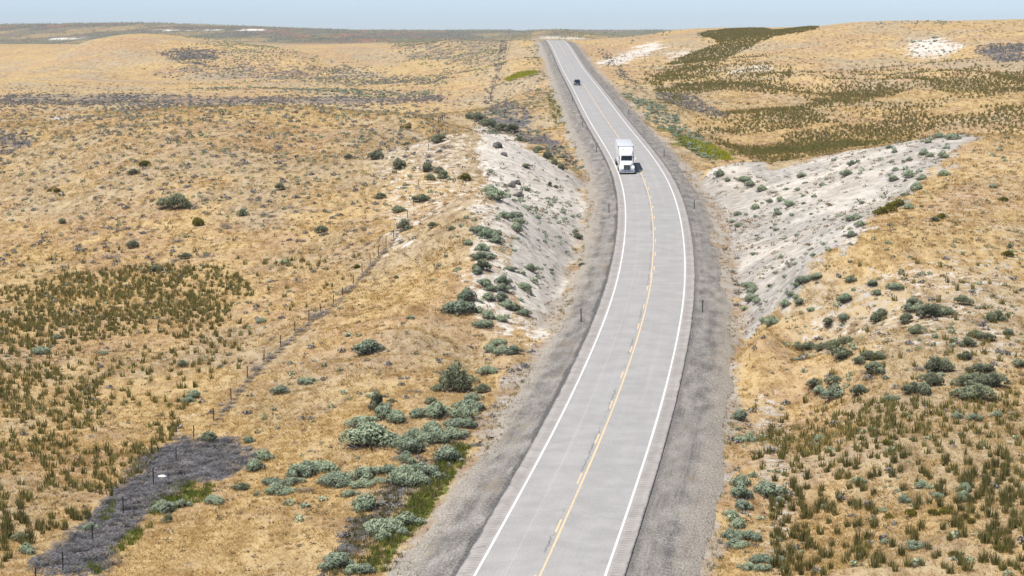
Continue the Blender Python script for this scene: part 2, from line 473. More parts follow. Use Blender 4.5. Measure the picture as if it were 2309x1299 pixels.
BURN = [
 ([(60,1299),(110,1240),(180,1190),(255,1115),(300,1050),(370,1000),(440,982),(500,990),(560,1008),(592,1032),(540,1060),(480,1082),(420,1090),(385,1125),(335,1160),(285,1210),(245,1240),(255,1299)],1.0),
 ([(350,118),(420,106),(510,118),(500,132),(450,147),(395,140)],.75),
 ([(0,212),(250,212),(500,218),(700,218),(1000,212),(1000,232),(700,236),(480,238),(250,240),(0,236)],.55),
 ([(480,140),(800,150),(1020,178),(1020,200),(700,186),(330,168)],.42),
 ([(2195,108),(2260,96),(2320,95),(2320,140),(2240,142)],.75),
 ([(0,292),(50,300),(95,312),(60,335),(0,352)],.7),
 ([(1080,290),(1090,250),(1130,232),(1190,245),(1225,300),(1260,320),(1320,390),(1280,380),(1200,335)],.7),
 ([(1225,100),(1232,130),(1215,165),(1250,230),(1290,300),(1320,360),(1290,350),(1230,270),(1190,220),(1190,160)],.5),
 ([(1490,205),(1560,215),(1650,260),(1640,275),(1540,245),(1470,215)],.5),
 ([(1380,115),(1400,150),(1450,200),(1560,300),(1600,345),(1560,345),(1450,235),(1370,150)],.4),
 ([(1630,560),(1660,560),(1665,700),(1640,700)],.7),
 ([(870,1090),(1000,1000),(1050,980),(1070,1005),(1000,1060),(940,1120),(850,1200),(780,1290),(700,1299),(780,1200)],.85),
 ([(880,95),(1130,92),(1140,150),(1000,140),(900,125)],.5),
 ([(1560,75),(1600,68),(1640,78),(1600,90)],.5),
]
GREEN_LOW = [(720,1299),(800,1170),(870,1095),(960,1040),(1045,985),(1062,1000),(1000,1100),(930,1200),(880,1299)]
GREEN = [
 ([(330,1142),(400,1088),(480,1095),(470,1128),(400,1145),(340,1165)],.8),([(240,1246),(290,1192),(345,1180),(330,1205),(255,1255)],.8),([(190,1268),(230,1268),(225,1292),(185,1292)],.7),
 ([(232,1130),(268,1128),(250,1165),(225,1180)],.7),
 ([(790,1299),(850,1240),(890,1180),(960,1075),(1020,1010),(1066,1002),(1035,1065),(995,1108),(955,1180),(920,1205),(880,1260),(830,1299)],.9),
 ([(1480,275),(1530,300),(1600,340),(1652,362),(1600,364),(1530,330),(1470,285)],.95),
 ([(1138,180),(1170,163),(1210,160),(1205,168),(1150,184)],1.0),
 ([(1236,215),(1255,230),(1275,280),(1262,290),(1240,250)],.7),([(1205,100),(1225,100),(1222,125),(1205,125)],.7),
 ([(1600,358),(1700,352),(1850,340),(2000,326),(2000,318),(1850,326),(1700,340)],.5),
]
FARTONE = [([(-700,52),(3100,50),(3100,74),(1500,80),(1190,91),(1000,91),(800,90),(600,78),(250,82),(100,105),(-700,108)],1.0),
           ([(1190,90),(1215,74),(1260,66),(1300,70),(1345,85),(1345,90)],.8)]
_m_bare, _m_burn, _m_green = soft_mask(BARE), soft_mask(BURN), soft_mask(GREEN)
_m_far = smooth(1750, 2150, GY2 + fbm(GX2 / 60, GY2 / 90, 3, 77) * 120)
_m_far = np.maximum(_m_far, smooth(1430, 1560, GY2 + fbm(GX2 / 40, GY2 / 70, 3, 78) * 60) * smooth(-60, -10, GX2) * .85)
_m_road = 1 - smooth(8.3, 11.0, ADIST + fbm(GX2 / 4, GY2 / 7, 3, 91) * 1.6)
_m_road *= 1 - .8 * np.maximum(_m_green, _m_burn * .7)
_m_road *= (GY2 < 1150)

g = NT('ground_soil_and_straw', 0.95, 0.04)
c = g.coord()
n_big, n_mid, n_sm, n_fine = g.noise(c, .018, 4), g.noise(c, .14, 5, .6), g.noise(c, .9, 5, .65), g.noise(c, 5.0, 4, .7)
streak = g.noise(g.mapping(c, (.5, .12, .5), (0, 0, .5)), 1.6, 5, .65, .6)
sv = g.math('ADD', g.math('MULTIPLY', streak, .55), g.math('ADD', g.math('MULTIPLY', n_sm, .3), g.math('MULTIPLY', n_fine, .25)))
straw = g.ramp(sv, [(.41, (.205, .129, .058)), (.50, (.370, .252, .116)), (.58, (.51, .378, .195))])
pink = g.ramp(sv, [(.41, (.20, .128, .070)), (.50, (.335, .222, .122)), (.58, (.45, .32, .19))])
pm = g.step(g.math('ADD', g.math('MULTIPLY', n_big, .6), g.math('MULTIPLY', n_mid, .5)), .52, .62)
straw = g.mix(pm, straw, pink)
dirt = g.ramp(g.math('ADD', g.math('MULTIPLY', n_sm, .6), g.math('MULTIPLY', n_fine, .4)), [(.3, (.30, .255, .20)), (.55, (.42, .37, .31))])
thin = g.step(g.math('ADD', n_mid, g.math('MULTIPLY', n_fine, .35)), .80, .95)
straw = g.mix(g.math('MULTIPLY', thin, .55), straw, dirt)
brush = g.step(g.math('ADD', g.math('MULTIPLY', n_fine, .5), g.math('MULTIPLY', n_sm, .6)), .585, .66)
straw = g.mix(g.math('MULTIPLY', brush, g.step(n_mid, .40, .62, .06, .55)), straw, (.185, .15, .105))
scrub = g.step(g.noise(g.mapping(c, (1, .6, 1), (0, 0, .2), (31, 7, 0)), .032, 5, .62), .47, .60, 0, .70)
straw = g.mix(scrub, straw, g.ramp(sv, [(.42, (.15, .118, .075)), (.50, (.285, .228, .155)), (.58, (.40, .335, .235))]))
soil = g.ramp(g.math('ADD', g.math('MULTIPLY', n_mid, .5), g.math('MULTIPLY', n_sm, .5)), [(.40, (.31, .278, .238)), (.49, (.435, .395, .34)), (.58, (.57, .53, .47))])
_gx, _gy, _gz = g.sep(c)
claymix = g.math('MULTIPLY', g.step(_gx, 0, 22, .22, .62), g.step(_gy, 360, 460, 1, 0))
soil = g.mix(g.math('MAXIMUM', g.step(_gx, 26, 0, 0, .65), g.step(_gy, 600, 760, 0, .9)), soil, g.ramp(n_sm, [(.40, (.48, .435, .375)), (.60, (.70, .655, .585))]))
clay = g.ramp(n_sm, [(.40, (.235, .225, .208)), (.60, (.385, .37, .345))])
cm = g.step(g.noise(g.mapping(c, (1, .45, 1), (0, 0, .35)), .10, 4, .6), .47, .60)
soil = g.mix(g.math('MULTIPLY', cm, claymix), soil, clay)
bm = g.step(g.math('ADD', g.attr('bare'), g.math('MULTIPLY', g.math('SUBTRACT', g.math('ADD', n_sm, g.math('MULTIPLY', n_fine, .6)), .8), 1.5)), .34, .62)
col = g.mix(bm, straw, soil)
burn = g.ramp(n_fine, [(.38, (.032, .032, .038)), (.5, (.088, .088, .102)), (.60, (.25, .238, .235))])
um = g.step(g.math('ADD', g.attr('burn'), g.math('MULTIPLY', g.math('SUBTRACT', g.math('ADD', n_sm, g.math('MULTIPLY', n_mid, .8)), .9), 1.9)), .36, .74)
col = g.mix(um, col, burn)
grn = g.ramp(n_fine, [(.4, (.055, .07, .018)), (.52, (.15, .17, .035)), (.62, (.28, .26, .08))])
gm = g.step(g.math('ADD', g.attr('green'), g.math('MULTIPLY', g.math('SUBTRACT', n_sm, .5), 1.3)), .42, .62)
col = g.mix(gm, col, grn)
f1 = g.noise(g.mapping(c, (1, .10, 1)), .0042, 4, .6, .4); f2 = g.noise(g.mapping(c, (1, .16, 1)), .016, 5, .7); f3 = g.noise(g.mapping(c, (1, .3, 1)), .06, 3, .7)
farc = g.ramp(f1, [(.42, (.19, .18, .12)), (.47, (.27, .15, .105)), (.52, (.13, .13, .115)), (.58, (.33, .25, .14))])
farc = g.mix(g.step(f2, .47, .57, 0, .65), farc, (.125, .125, .115))
farc = g.mix(g.step(f3, .54, .64, 0, .8), farc, (.09, .10, .075))
farc = g.mix(bm, farc, (.70, .67, .60))
col = g.mix(g.attr('fartone'), col, farc)
verge = g.ramp(g.math('ADD', g.math('MULTIPLY', n_fine, .5), g.math('MULTIPLY', n_sm, .5)), [(.3, (.23, .20, .165)), (.5, (.36, .32, .275)), (.68, (.50, .46, .40))])
verge = g.mix(g.math('MULTIPLY', g.step(n_mid, .46, .62), .7), verge, (.30, .20, .11))
rm = g.step(g.math('ADD', g.attr('verge'), g.math('MULTIPLY', g.math('SUBTRACT', n_sm, .5), 1.1)), .35, .75)
col = g.mix(rm, col, verge)
g.color(col)
hgt = g.math('ADD', g.math('MULTIPLY', n_sm, .7), g.math('MULTIPLY', n_fine, .35))
g.bump(hgt, .35, .75)

_idx = np.arange(len(GY) * NU).reshape(len(GY), NU)
_q = np.stack([_idx[:-1, :-1], _idx[:-1, 1:], _idx[1:, 1:], _idx[1:, :-1]], -1).reshape(-1, 4)
ground = link('terrain', make_mesh('terrain', np.stack([GX2, GY2, GZ], -1).reshape(-1, 3), _q, g.m, smooth_shade=True,
    attrs={'bare': ('POINT', _m_bare.ravel()), 'burn': ('POINT', _m_burn.ravel()), 'green': ('POINT', _m_green.ravel()),
           'fartone': ('POINT', _m_far.ravel()), 'verge': ('POINT', _m_road.ravel())}))
tag(ground, kind='structure')

# ------------------------------------------------------------------ the highway
_sy = np.concatenate([np.arange(64, 420, 1.0), np.arange(420, 1330, 3.0)])
def ribbon(offs, lift, Ys=_sy, zfun=None):
    """strip along the road; offs is a list of lateral offsets (or functions of Y), lift their heights over the road"""
    V, UV = [], []
    for k, o in enumerate(offs):
        oo = o(Ys) if callable(o) else np.full(len(Ys), float(o))
        x, y = road_point(Ys, oo)
        ll = lift[k](Ys, oo) if callable(lift[k]) else lift[k]
        V.append(np.stack([x, y, road_z(Ys) + ll], -1)); UV.append(np.stack([oo, road_s(Ys)], -1))
    V, UV = np.stack(V, 1), np.stack(UV, 1)
    n, m = len(Ys), len(offs)
    ix = np.arange(n * m).reshape(n, m)
    q = np.stack([ix[:-1, :-1], ix[:-1, 1:], ix[1:, 1:], ix[1:, :-1]], -1).reshape(-1, 4)
    return V.reshape(-1, 3), q, UV.reshape(-1, 2)

r = NT('worn_asphalt', 0.85, 0.2)
uv = r.uv(); su, sv_, _ = r.sep(uv)
base = r.ramp(r.noise(uv, .35, 6, .65), [(.4, (.295, .290, .283)), (.6, (.375, .367, .358))])
grain = r.noise(uv, 9.0, 3, .8)
base = r.mix(.35, base, r.ramp(grain, [(.4, (.20, .197, .193)), (.6, (.48, .47, .46))]))
lanes = r.noise(r.mapping(uv, (1.3, .012, 1)), 1.0, 4, .6)
base = r.mix(r.step(lanes, .5, .72, 0, .5), base, (.33, .30, .285))
base = r.mix(r.step(lanes, .30, .46, .4, 0), base, (.40, .395, .39))
au = r.math('ABSOLUTE', su)
for pos in (1.0, 2.7):      # polished wheel paths
    w = r.step(r.math('ABSOLUTE', r.math('SUBTRACT', au, pos)), .55, .1)
    base = r.mix(r.math('MULTIPLY', w, r.step(r.noise(r.mapping(uv, (.4, .02, 1)), 1, 3), .3, .7, .05, .45)), base, (.335, .32, .305))
seam = r.math('MULTIPLY', r.step(r.math('ABSOLUTE', r.math('SUBTRACT', su, -1.95)), .05, .02), .35)
base = r.mix(seam, base, (.52, .45, .40))
# shoulders outside the edge lines: pinker, rumble strips and cross cracks
sh = r.step(au, 3.75, 3.85)
base = r.mix(r.math('MULTIPLY', sh, .75), base, r.ramp(r.noise(uv, .6, 5, .7), [(.4, (.295, .268, .247)), (.6, (.39, .362, .338))]))
rumble = r.math('MULTIPLY', r.step(r.math('SINE', r.math('MULTIPLY', sv_, 12.0)), .1, .8), r.step(r.math('ABSOLUTE', r.math('SUBTRACT', au, 4.12)), .24, .18))
base = r.mix(r.math('MULTIPLY', rumble, .42), base, (.16, .15, .14))
wob = r.math('ADD', sv_, r.math('MULTIPLY', r.math('SUBTRACT', r.noise(r.mapping(uv, (.5, .04, 1)), 1, 3), .5), 9))
tr = r.step(r.math('ABSOLUTE', r.math('SUBTRACT', r.math('FRACT', r.math('MULTIPLY', wob, .19)), .5)), .011, .004)
base = r.mix(r.math('MULTIPLY', r.math('MULTIPLY', tr, r.step(au, 3.9, 4.0)), r.step(r.noise(uv, .3, 2), .4, .55)), base, (.12, .115, .11))
tr2 = r.step(r.math('ABSOLUTE', r.math('SUBTRACT', r.math('FRACT', r.math('MULTIPLY', wob, .047)), .5)), .004, .0015)
base = r.mix(r.math('MULTIPLY', tr2, .35), base, (.2, .19, .185))
# broken joint beside the centre line
jit = r.math('MULTIPLY', r.math('SUBTRACT', r.noise(r.mapping(uv, (.2, 1.2, 1)), 1.0, 5, .75), .5), 1.1)
jc = r.step(r.math('ABSOLUTE', r.math('ADD', r.math('ADD', su, .30), jit)), .06, .02)
jc = r.math('MULTIPLY', jc, r.step(r.noise(r.mapping(uv, (.2, .07, 1)), 1.0, 4, .7), .45, .55))
base = r.mix(r.math('MULTIPLY', jc, .65), base, (.055, .05, .055))
# ragged dark tar at the very edge
eg = r.step(r.math('ADD', au, r.math('MULTIPLY', r.math('SUBTRACT', r.noise(r.mapping(uv, (1, .35, 1)), 1.0, 5, .7), .5), .5)), 4.62, 4.78)
base = r.mix(eg, base, (.12, .115, .115))
r.color(base); r.bump(grain, .01, .5)
V, F, UV = ribbon([-4.78, -4.74, -3.6, -1.8, 0, 1.8, 3.6, 4.74, 4.78], [-.55, 0, .02, .055, .09, .055, .02, 0, -.55])
road = link('road', make_mesh('road', V, F, r.m, uv=UV)); tag(road, kind='structure')

s = NT('gravel_shoulder', 0.95, 0.05)
uv = s.uv(); su, sv_, _ = s.sep(uv); au = s.math('ABSOLUTE', su)
gn = s.noise(s.mapping(uv, (1, .45, 1)), 7.0, 3, .85); gs = s.noise(s.mapping(uv, (1, .3, 1)), .8, 4, .6); gl = s.noise(s.mapping(uv, (1.7, .018, 1)), 1, 5, .65)
gcol = s.ramp(s.math('ADD', s.math('MULTIPLY', gn, .6), s.math('MULTIPLY', gs, .4)), [(.40, (.105, .098, .091)), (.5, (.21, .197, .183)), (.60, (.37, .348, .32))])
gcol = s.mix(s.step(gl, .45, .62, 0, .45), gcol, (.30, .275, .245))
gcol = s.mix(s.step(s.noise(s.mapping(uv, (.25, .1, 1)), 1, 5, .7), .56, .66, 0, .55), gcol, (.235, .19, .125))
veg = s.math('MULTIPLY', s.step(s.noise(uv, .8, 5, .7), .57, .66), s.step(au, 5.6, 7.5))
gcol = s.mix(s.math('MULTIPLY', veg, .55), gcol, (.19, .18, .075))
edge = s.step(s.math('ADD', au, s.math('MULTIPLY', s.math('SUBTRACT', s.noise(s.mapping(uv, (.5, .12, 1)), 1, 5, .7), .5), s.step(su, 1, -1, .8, 1.7))), 5.25, 4.9)
lft = s.step(su, 1, -1, .45, .85)
gcol = s.mix(s.math('MULTIPLY', edge, lft), gcol, s.ramp(gn, [(.40, (.045, .045, .048)), (.6, (.16, .157, .153))]))
out = s.step(s.math('ADD', au, s.math('MULTIPLY', s.math('SUBTRACT', gs, .5), 2.0)), 6.6, 8.2)
gcol = s.mix(s.math('MULTIPLY', out, .7), gcol, s.ramp(gn, [(.40, (.25, .215, .17)), (.6, (.47, .43, .375))]))
s.color(gcol); s.bump(gn, .10, .9)
_wl = lambda Y: np.interp(Y, [110, 190, 260, 400], [8.7, 7.9, 8.2, 8.6]) + fbm(Y / 13, Y * 0 + 3, 3, 5) * 1.1
_wr = lambda Y: np.interp(Y, [110, 180, 250, 400], [9.5, 8.3, 7.4, 7.9]) + fbm(Y / 13, Y * 0 + 9, 3, 6) * 1.1
_so = [4.62, 4.95, 5.3, 5.7, 6.1, 6.4, 6.6]
def _sl(Y, o): return -shoulder_drop(np.abs(o)) + fbm(o / 1.3, Y / 3.1, 3, 15) * .03 - .02
Vr, Fr, Ur = ribbon(_so + [_wr, lambda Y: _wr(Y) + 1.2], [lambda Y, o: -.10 + 0 * Y] + [_sl] * 6 + [_sl, lambda Y, o: _sl(Y, o) - .7])
Vl, Fl, Ul = ribbon([lambda Y: -_wl(Y) - 1.2, lambda Y: -_wl(Y)] + [-o for o in _so[::-1]], [lambda Y, o: _sl(Y, o) - .7, _sl] + [_sl] * 6 + [lambda Y, o: -.10 + 0 * Y])
sho = link('gravel_shoulder', make_mesh('gravel_shoulder', np.concatenate([Vr, Vl]), np.concatenate([Fr, Fl + len(Vr)]), s.m, uv=np.concatenate([Ur, Ul]), smooth_shade=True))
tag(sho, kind='structure')

def crown(o): return np.interp(np.abs(o), [0, 1.8, 3.6, 4.74], [.09, .055, .02, 0])
def marking_mat(name, c, worn):
    m = NT(name, .7, .3); u = m.uv()
    w = m.step(m.noise(u, 3.0, 5, .75), worn - .06, worn + .05)
    w2 = m.step(m.noise(m.mapping(u, (1, .06, 1)), 1.0, 3, .6), .35, .65, .1, .55)
    k = m.mix(m.math('MULTIPLY', w2, .6), c, (.42, .40, .38))
    m.color(m.mix(w, k, (.40, .385, .37))); return m.m
def marking(name, strips, mat):
    Vs, Fs, Us, n = [], [], [], 0
    for o0, o1, y0, y1 in strips:
        Ys = np.linspace(y0, y1, max(2, int((y1 - y0) / 3) + 1))
        V, F, U = ribbon([o0, o1], [crown(o0) + .006, crown(o1) + .006], Ys)
        Vs.append(V); Fs.append(F + n); Us.append(U); n += len(V)
    o = link(name, make_mesh(name, np.concatenate(Vs), np.concatenate(Fs), mat, uv=np.concatenate(Us)))
    return tag(o, kind='structure')
marking('edge_line_marking', [(-3.73, -3.58, 64, 1300), (3.58, 3.73, 64, 1300)], marking_mat('white_road_paint', (.78, .77, .75), .66))
_yl = []
def dashes(o0, o1, y0, y1):
    y = y0
    while y < y1:
        _yl.append((o0, o1, y, min(y + 3.05, y1))); y += 12.15
_yl += [(-.02, .115, 64, 238)]
dashes(-.28, -.15, 67.4, 238)
_yl += [(-.12, .0, 234, 640)]
dashes(.13, .26, 240, 640)
dashes(-.07, .07, 643, 840)
_yl += [(-.06, .08, 846, 1300)]
marking('centre_line_marking', _yl, marking_mat('yellow_road_paint', (.76, .55, .30), .57))

# ------------------------------------------------------------------ plants: leaf-sized faces gathered into clumps
M_SAGE = leafy('sagebrush_leaves', (.10, .125, .085), (.50, .575, .42), .18)  # dark end paints the shade low in the crown, pale end its sunlit highlights
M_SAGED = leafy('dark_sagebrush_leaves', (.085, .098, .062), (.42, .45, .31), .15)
M_OLIVE = leafy('rabbitbrush_leaves', (.085, .085, .018), (.26, .23, .05), .2)
M_DEAD = leafy('dead_twigs', (.085, .078, .083), (.31, .285, .28), .0)
M_DEADD = leafy('weathered_tumbleweed', (.048, .049, .060), (.225, .218, .23), .0)
M_BRUSH = leafy('far_dead_brush', (.105, .10, .10), (.33, .31, .29), .0)
M_WOOD = leafy('grey_bark', (.07, .062, .06), (.17, .155, .15), .0)
M_TUFT = leafy('bunchgrass_blades', (.080, .080, .026), (.31, .275, .105), .25)
M_STRAW = leafy('dry_grass_blades', (.37, .235, .085), (.64, .465, .205), .45)
M_GREENW = leafy('green_weed_leaves', (.06, .085, .015), (.22, .25, .05), .3)
M_YELW = leafy('yellow_weed_leaves', (.22, .24, .02), (.50, .48, .05), .3)
M_VERGE = leafy('verge_weed_leaves', (.085, .075, .035), (.27, .24, .10), .25)
M_TW = leafy('bleached_tumbleweed', (.17, .145, .13), (.47, .42, .385), .0)
M_FORB = leafy('withered_forbs', (.10, .08, .052), (.29, .225, .14), .15)
M_RED = leafy('russet_grass_blades', (.20, .11, .055), (.42, .27, .15), .3)

class Tri:
    def __init__(self): self.v, self.m, self.t = [], [], []
    def add(self, a, b, c, mi, tint): self.v += [a, b, c]; self.m.append(mi); self.t.append(tint)
    def arr(self): return np.array(self.v, float).reshape(-1, 3), np.array(self.m), np.array(self.t)

def blade(T, r, base, tip, w, mi, tint):
    base, tip = np.array(base), np.array(tip)
    ang = r.uniform(0, 6.283); side = np.array([math.cos(ang), math.sin(ang), 0]) * w / 2
    T.add(base - side, base + side, tip, mi, tint)

def tpl_sage(seed, lumps, leaves, woody=True, flat=.75, spiky=.0):
    """rounded shrub about 1 m across: several domes of leaf sprays, woody grey skirt below"""
    r = np.random.default_rng(seed); T = Tri()
    cs = []
    for k in range(lumps):
        a = r.uniform(0, 6.283); d = r.uniform(0, .36) ** .8 if k else 0
        R = r.uniform(.13, .24) * (1.25 if k == 0 else 1)
        cs.append((math.cos(a) * d, math.sin(a) * d * .95, r.uniform(.18, .38) * flat * (1.25 - d * 1.4), R))
    for (x, y, z, R) in cs:
        for q in range(leaves):
            th = r.uniform(0, 6.283); cz = r.uniform(-.25, 1.0); sz = math.sqrt(1 - cz * cz)
            n = np.array([math.cos(th) * sz, math.sin(th) * sz, cz])
            p = np.array([x, y, z]) + n * R * r.uniform(.82, 1.06)
            if p[2] < .04: p[2] = .04
            t1 = np.cross(n, r.normal(size=3)); t1 /= np.linalg.norm(t1) + 1e-9
            t2 = np.cross(n, t1); w = r.uniform(.018, .044)
            if t2[2] < 0: t2 = -t2
            tint = np.clip(.12 + .75 * max(cz, 0) ** .8 + r.normal() * .13, 0, 1)  # besides paler tips, sunlit tops and shaded undersides are painted into the tint
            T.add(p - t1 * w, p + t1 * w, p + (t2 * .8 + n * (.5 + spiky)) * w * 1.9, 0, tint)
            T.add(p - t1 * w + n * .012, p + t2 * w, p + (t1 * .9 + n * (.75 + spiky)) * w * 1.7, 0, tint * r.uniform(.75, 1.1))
    if woody:
        for q in range(170):
            a = r.uniform(0, 6.283); d = r.uniform(.25, .74)
            tip = np.array([math.cos(a) * d, math.sin(a) * d, r.uniform(.02, .24)])
            blade(T, r, tip * np.array([.45, .45, 0]), tip, .034, 1, r.uniform(0, 1))
    return T.arr()

def tpl_dead(seed, n=130):
    r = np.random.default_rng(seed); T = Tri()
    for q in range(n):
        a = r.uniform(0, 6.283); el = r.uniform(.05, 1.35); L = r.uniform(.25, .55)
        o = np.array([r.normal() * .08, r.normal() * .08, 0])
        mid = o + np.array([math.cos(a) * math.cos(el), math.sin(a) * math.cos(el), math.sin(el) * .8]) * L * .6
        tip = mid + np.array([math.cos(a + r.normal() * .6), math.sin(a + r.normal() * .6), r.uniform(-.1, .8)]) * L * .42
        blade(T, r, o, mid, .018, 0, r.uniform(0, .6)); blade(T, r, mid, tip, .024, 0, r.uniform(.2, 1))
        blade(T, r, mid, tip + r.normal(size=3) * .1, .02, 0, r.uniform(.2, 1))
    A, m, t = T.arr(); A[:, 2] = np.maximum(A[:, 2], .0)
    return A, m, t

def tpl_tuft(seed, n=60, w=.032, h=1.08, spread=.29, lean=.16):
    """upright clump of stiff blades, about 1 m tall"""
    r = np.random.default_rng(seed); T = Tri()
    for q in range(n):
        a = r.uniform(0, 6.283); d = math.sqrt(r.uniform(0, 1)) * spread
        b = np.array([math.cos(a) * d * .75, math.sin(a) * d * .75, 0])
        hh = h * r.uniform(.55, 1.0) * (1.08 - .4 * d / spread)
        tip = b + np.array([math.cos(a) * d * lean * 4 + r.normal() * .05, math.sin(a) * d * lean * 4 + r.normal() * .05, hh])
        tint = np.clip(r.beta(1.6, 2.6), 0, 1)
        ang = r.uniform(0, 6.283); s = np.array([math.cos(ang), math.sin(ang), 0]) * w
        T.add(b - s, b + s, tip, 0, tint)
    return T.arr()

def tpl_straw(seed, n=7):
    r = np.random.default_rng(seed); T = Tri()
    for q in range(n):
        b = np.array([r.normal() * .16, r.normal() * .16, -.03])
        tip = b + np.array([r.normal() * .17 + .10, r.normal() * .17 + .05, r.uniform(.14, .34)])
        blade(T, r, b, tip, r.uniform(.04, .08), 0, r.uniform(0, 1))
    return T.arr()

def tpl_weed(seed, n=26):
    r = np.random.default_rng(seed); T = Tri()
    for q in range(n):
        b = np.array([r.normal() * .14, r.normal() * .14, 0])
        tip = b + np.array([r.normal() * .12, r.normal() * .12, r.uniform(.2, .55)])
        blade(T, r, b, tip, r.uniform(.04, .08), 0, r.uniform(0, 1))
    return T.arr()

def tpl_low(seed, n, flat=.6):
    """far shrub, a ragged dome of few faces"""
    r = np.random.default_rng(seed); T = Tri()
    for q in range(n):
        th = r.uniform(0, 6.283); cz = r.uniform(0, 1); sz = math.sqrt(1 - cz * cz)
        p = np.array([math.cos(th) * sz * .42, math.sin(th) * sz * .42, .08 + cz * flat * .75]) * r.uniform(.6, 1.0)
        s = r.normal(size=3); s /= np.linalg.norm(s); u = np.cross(s, r.normal(size=3)); u /= np.linalg.norm(u)
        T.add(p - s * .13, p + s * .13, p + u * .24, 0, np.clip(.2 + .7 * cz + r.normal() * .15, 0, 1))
    A, m, t = T.arr(); A[:, 2] = np.maximum(A[:, 2], .0)
    return A, m, t

def tri_mesh(name, tpl, mats):
    A, m, t = tpl
    return make_mesh(name, A, np.arange(len(A)).reshape(-1, 3), mats, m, attrs={'tint': ('FACE', t)})

def mass(name, tpls, X, Y, S, mats, seed=0, H=None, sink=.03, tj=.15, kind='stuff'):
    """one object holding every plant of a far or uncountable stand"""
    r = np.random.default_rng(seed)
    Z = ground_z(X, Y) - sink
    n = len(X); pick = r.integers(0, len(tpls), n); rot = r.uniform(0, 6.283, n)
    H = S if H is None else H
    jit = r.normal(size=n) * tj
    VV, MM, TT = [], [], []
    for k, (A, m, t) in enumerate(tpls):
        i = np.where(pick == k)[0]
        if not len(i): continue
        c, s = np.cos(rot[i])[:, None], np.sin(rot[i])[:, None]
        x = (A[None, :, 0] * c - A[None, :, 1] * s) * S[i][:, None] + X[i][:, None]
        y = (A[None, :, 0] * s + A[None, :, 1] * c) * S[i][:, None] + Y[i][:, None]
        z = A[None, :, 2] * H[i][:, None] + Z[i][:, None]
        VV.append(np.stack([x, y, z], -1).reshape(-1, 3)); MM.append(np.tile(m, len(i)))
        TT.append(np.clip(t[None] + jit[i][:, None], 0, 1).ravel())
    V = np.concatenate(VV)
    o = link(name, make_mesh(name, V, np.arange(len(V)).reshape(-1, 3), mats, np.concatenate(MM), attrs={'tint': ('FACE', np.concatenate(TT))}))
    return tag(o, kind=kind)

def spread(XY, cell):
    """keep plants at least about a cell apart"""
    X, Y = XY
    k = np.unique(np.floor(X / cell).astype(np.int64) * 100003 + np.floor(Y / cell).astype(np.int64), return_index=True)[1]
    return X[k], Y[k]
def scatter(pts, dens, seed, clump=0.0, cs=8.0, holes=(), jit=0.06):
    """random spots of a given density (per square metre) inside an outline on the ground"""
    r = np.random.default_rng(seed)
    P = poly_world(pts)
    x0, x1, y0, y1 = P[:, 0].min(), P[:, 0].max(), P[:, 1].min(), P[:, 1].max()
    n = int((x1 - x0) * (y1 - y0) * dens * 1.0)
    n = min(n, 400000)
    X, Y = r.uniform(x0, x1, n), r.uniform(y0, y1, n)
    jx, jy = fbm(X / 9, Y / 9, 2, seed) * (x1 - x0) * jit, fbm(X / 9 + 50, Y / 9, 2, seed) * (y1 - y0) * jit
    k = in_poly(P, X + jx, Y + jy)
    for h in holes: k &= ~in_poly(poly_world(h), X + jx * .3, Y + jy * .3)
    if clump: k &= r.uniform(-.6, .6, n) * .55 < fbm(X / cs, Y / (cs * 1.6), 3, seed + 5) * clump + (.12 if clump < 1 else 0)
    k &= (np.abs(road_dist(X, Y)) > 8.8) & (np.abs(X / Y) < .29)
    return X[k], Y[k]
cat2 = lambda L: (np.concatenate([a for a, b in L]), np.concatenate([b for a, b in L]))
gval = lambda tab, X, Y: bilin(tab, *grid_index(X, Y))

# ---- dry grass over the near and middle ground (nobody could count it)
def dry_grass():
    r = np.random.default_rng(5)
    ly = np.linspace(math.log(104), math.log(620), 400); yy = np.exp(ly)
    pdf = yy * yy * np.clip((yy / 120) ** -2.15, 0, 1); pdf /= pdf.sum()
    n = 310000
    Y = np.interp(r.uniform(0, 1, n), np.cumsum(pdf), yy); X = r.uniform(-.35, .35, n) * Y
    b, u, gr = gval(_m_bare, X, Y), gval(_m_burn, X, Y), gval(_m_green, X, Y)
    a = np.abs(road_dist(X, Y))
    keep = (a > 9.4 + r.normal(size=n) * .8) & (r.uniform(0, 1, n) > b * 1.25) & (r.uniform(0, 1, n) > u * .92) & (r.uniform(0, 1, n) > gr)
    keep &= r.uniform(-1, 1, n) * .6 < fbm(X / 7, Y / 7, 3, 8) + .22
    X, Y = X[keep], Y[keep]
    S = r.uniform(.65, 1.25, len(X)) * np.clip((Y / 150) ** .45, .85, 1.7)
    H = S * r.uniform(.6, 1.1, len(X))
    mass('dry_grass', [tpl_straw(100 + k) for k in range(8)], X, Y, S, M_STRAW, 5, H)
dry_grass()
def dry_forbs():
    r = np.random.default_rng(6)
    ly = np.linspace(math.log(104), math.log(900), 400); yy = np.exp(ly)
    pdf = yy * yy * np.clip((yy / 120) ** -1.7, 0, 1); pdf /= pdf.sum()
    n = 46000
    Y = np.interp(r.uniform(0, 1, n), np.cumsum(pdf), yy); X = r.uniform(-.35, .35, n) * Y
    k = (np.abs(road_dist(X, Y)) > 10) & (r.uniform(-.8, .8, n) * .7 < fbm(X / 11, Y / 15, 3, 18) + .05) & (gval(_m_burn, X, Y) < .5)
    X, Y = X[k], Y[k]; S = r.uniform(.30, .75, len(X)) * np.clip((Y / 170) ** .5, .8, 1.8)
    mass('withered_forbs', [tpl_low(120 + j, 12, .5) for j in range(5)], X, Y, S, M_FORB, 7, S * r.uniform(.5, 1.0, len(X)), tj=.2)
dry_forbs()

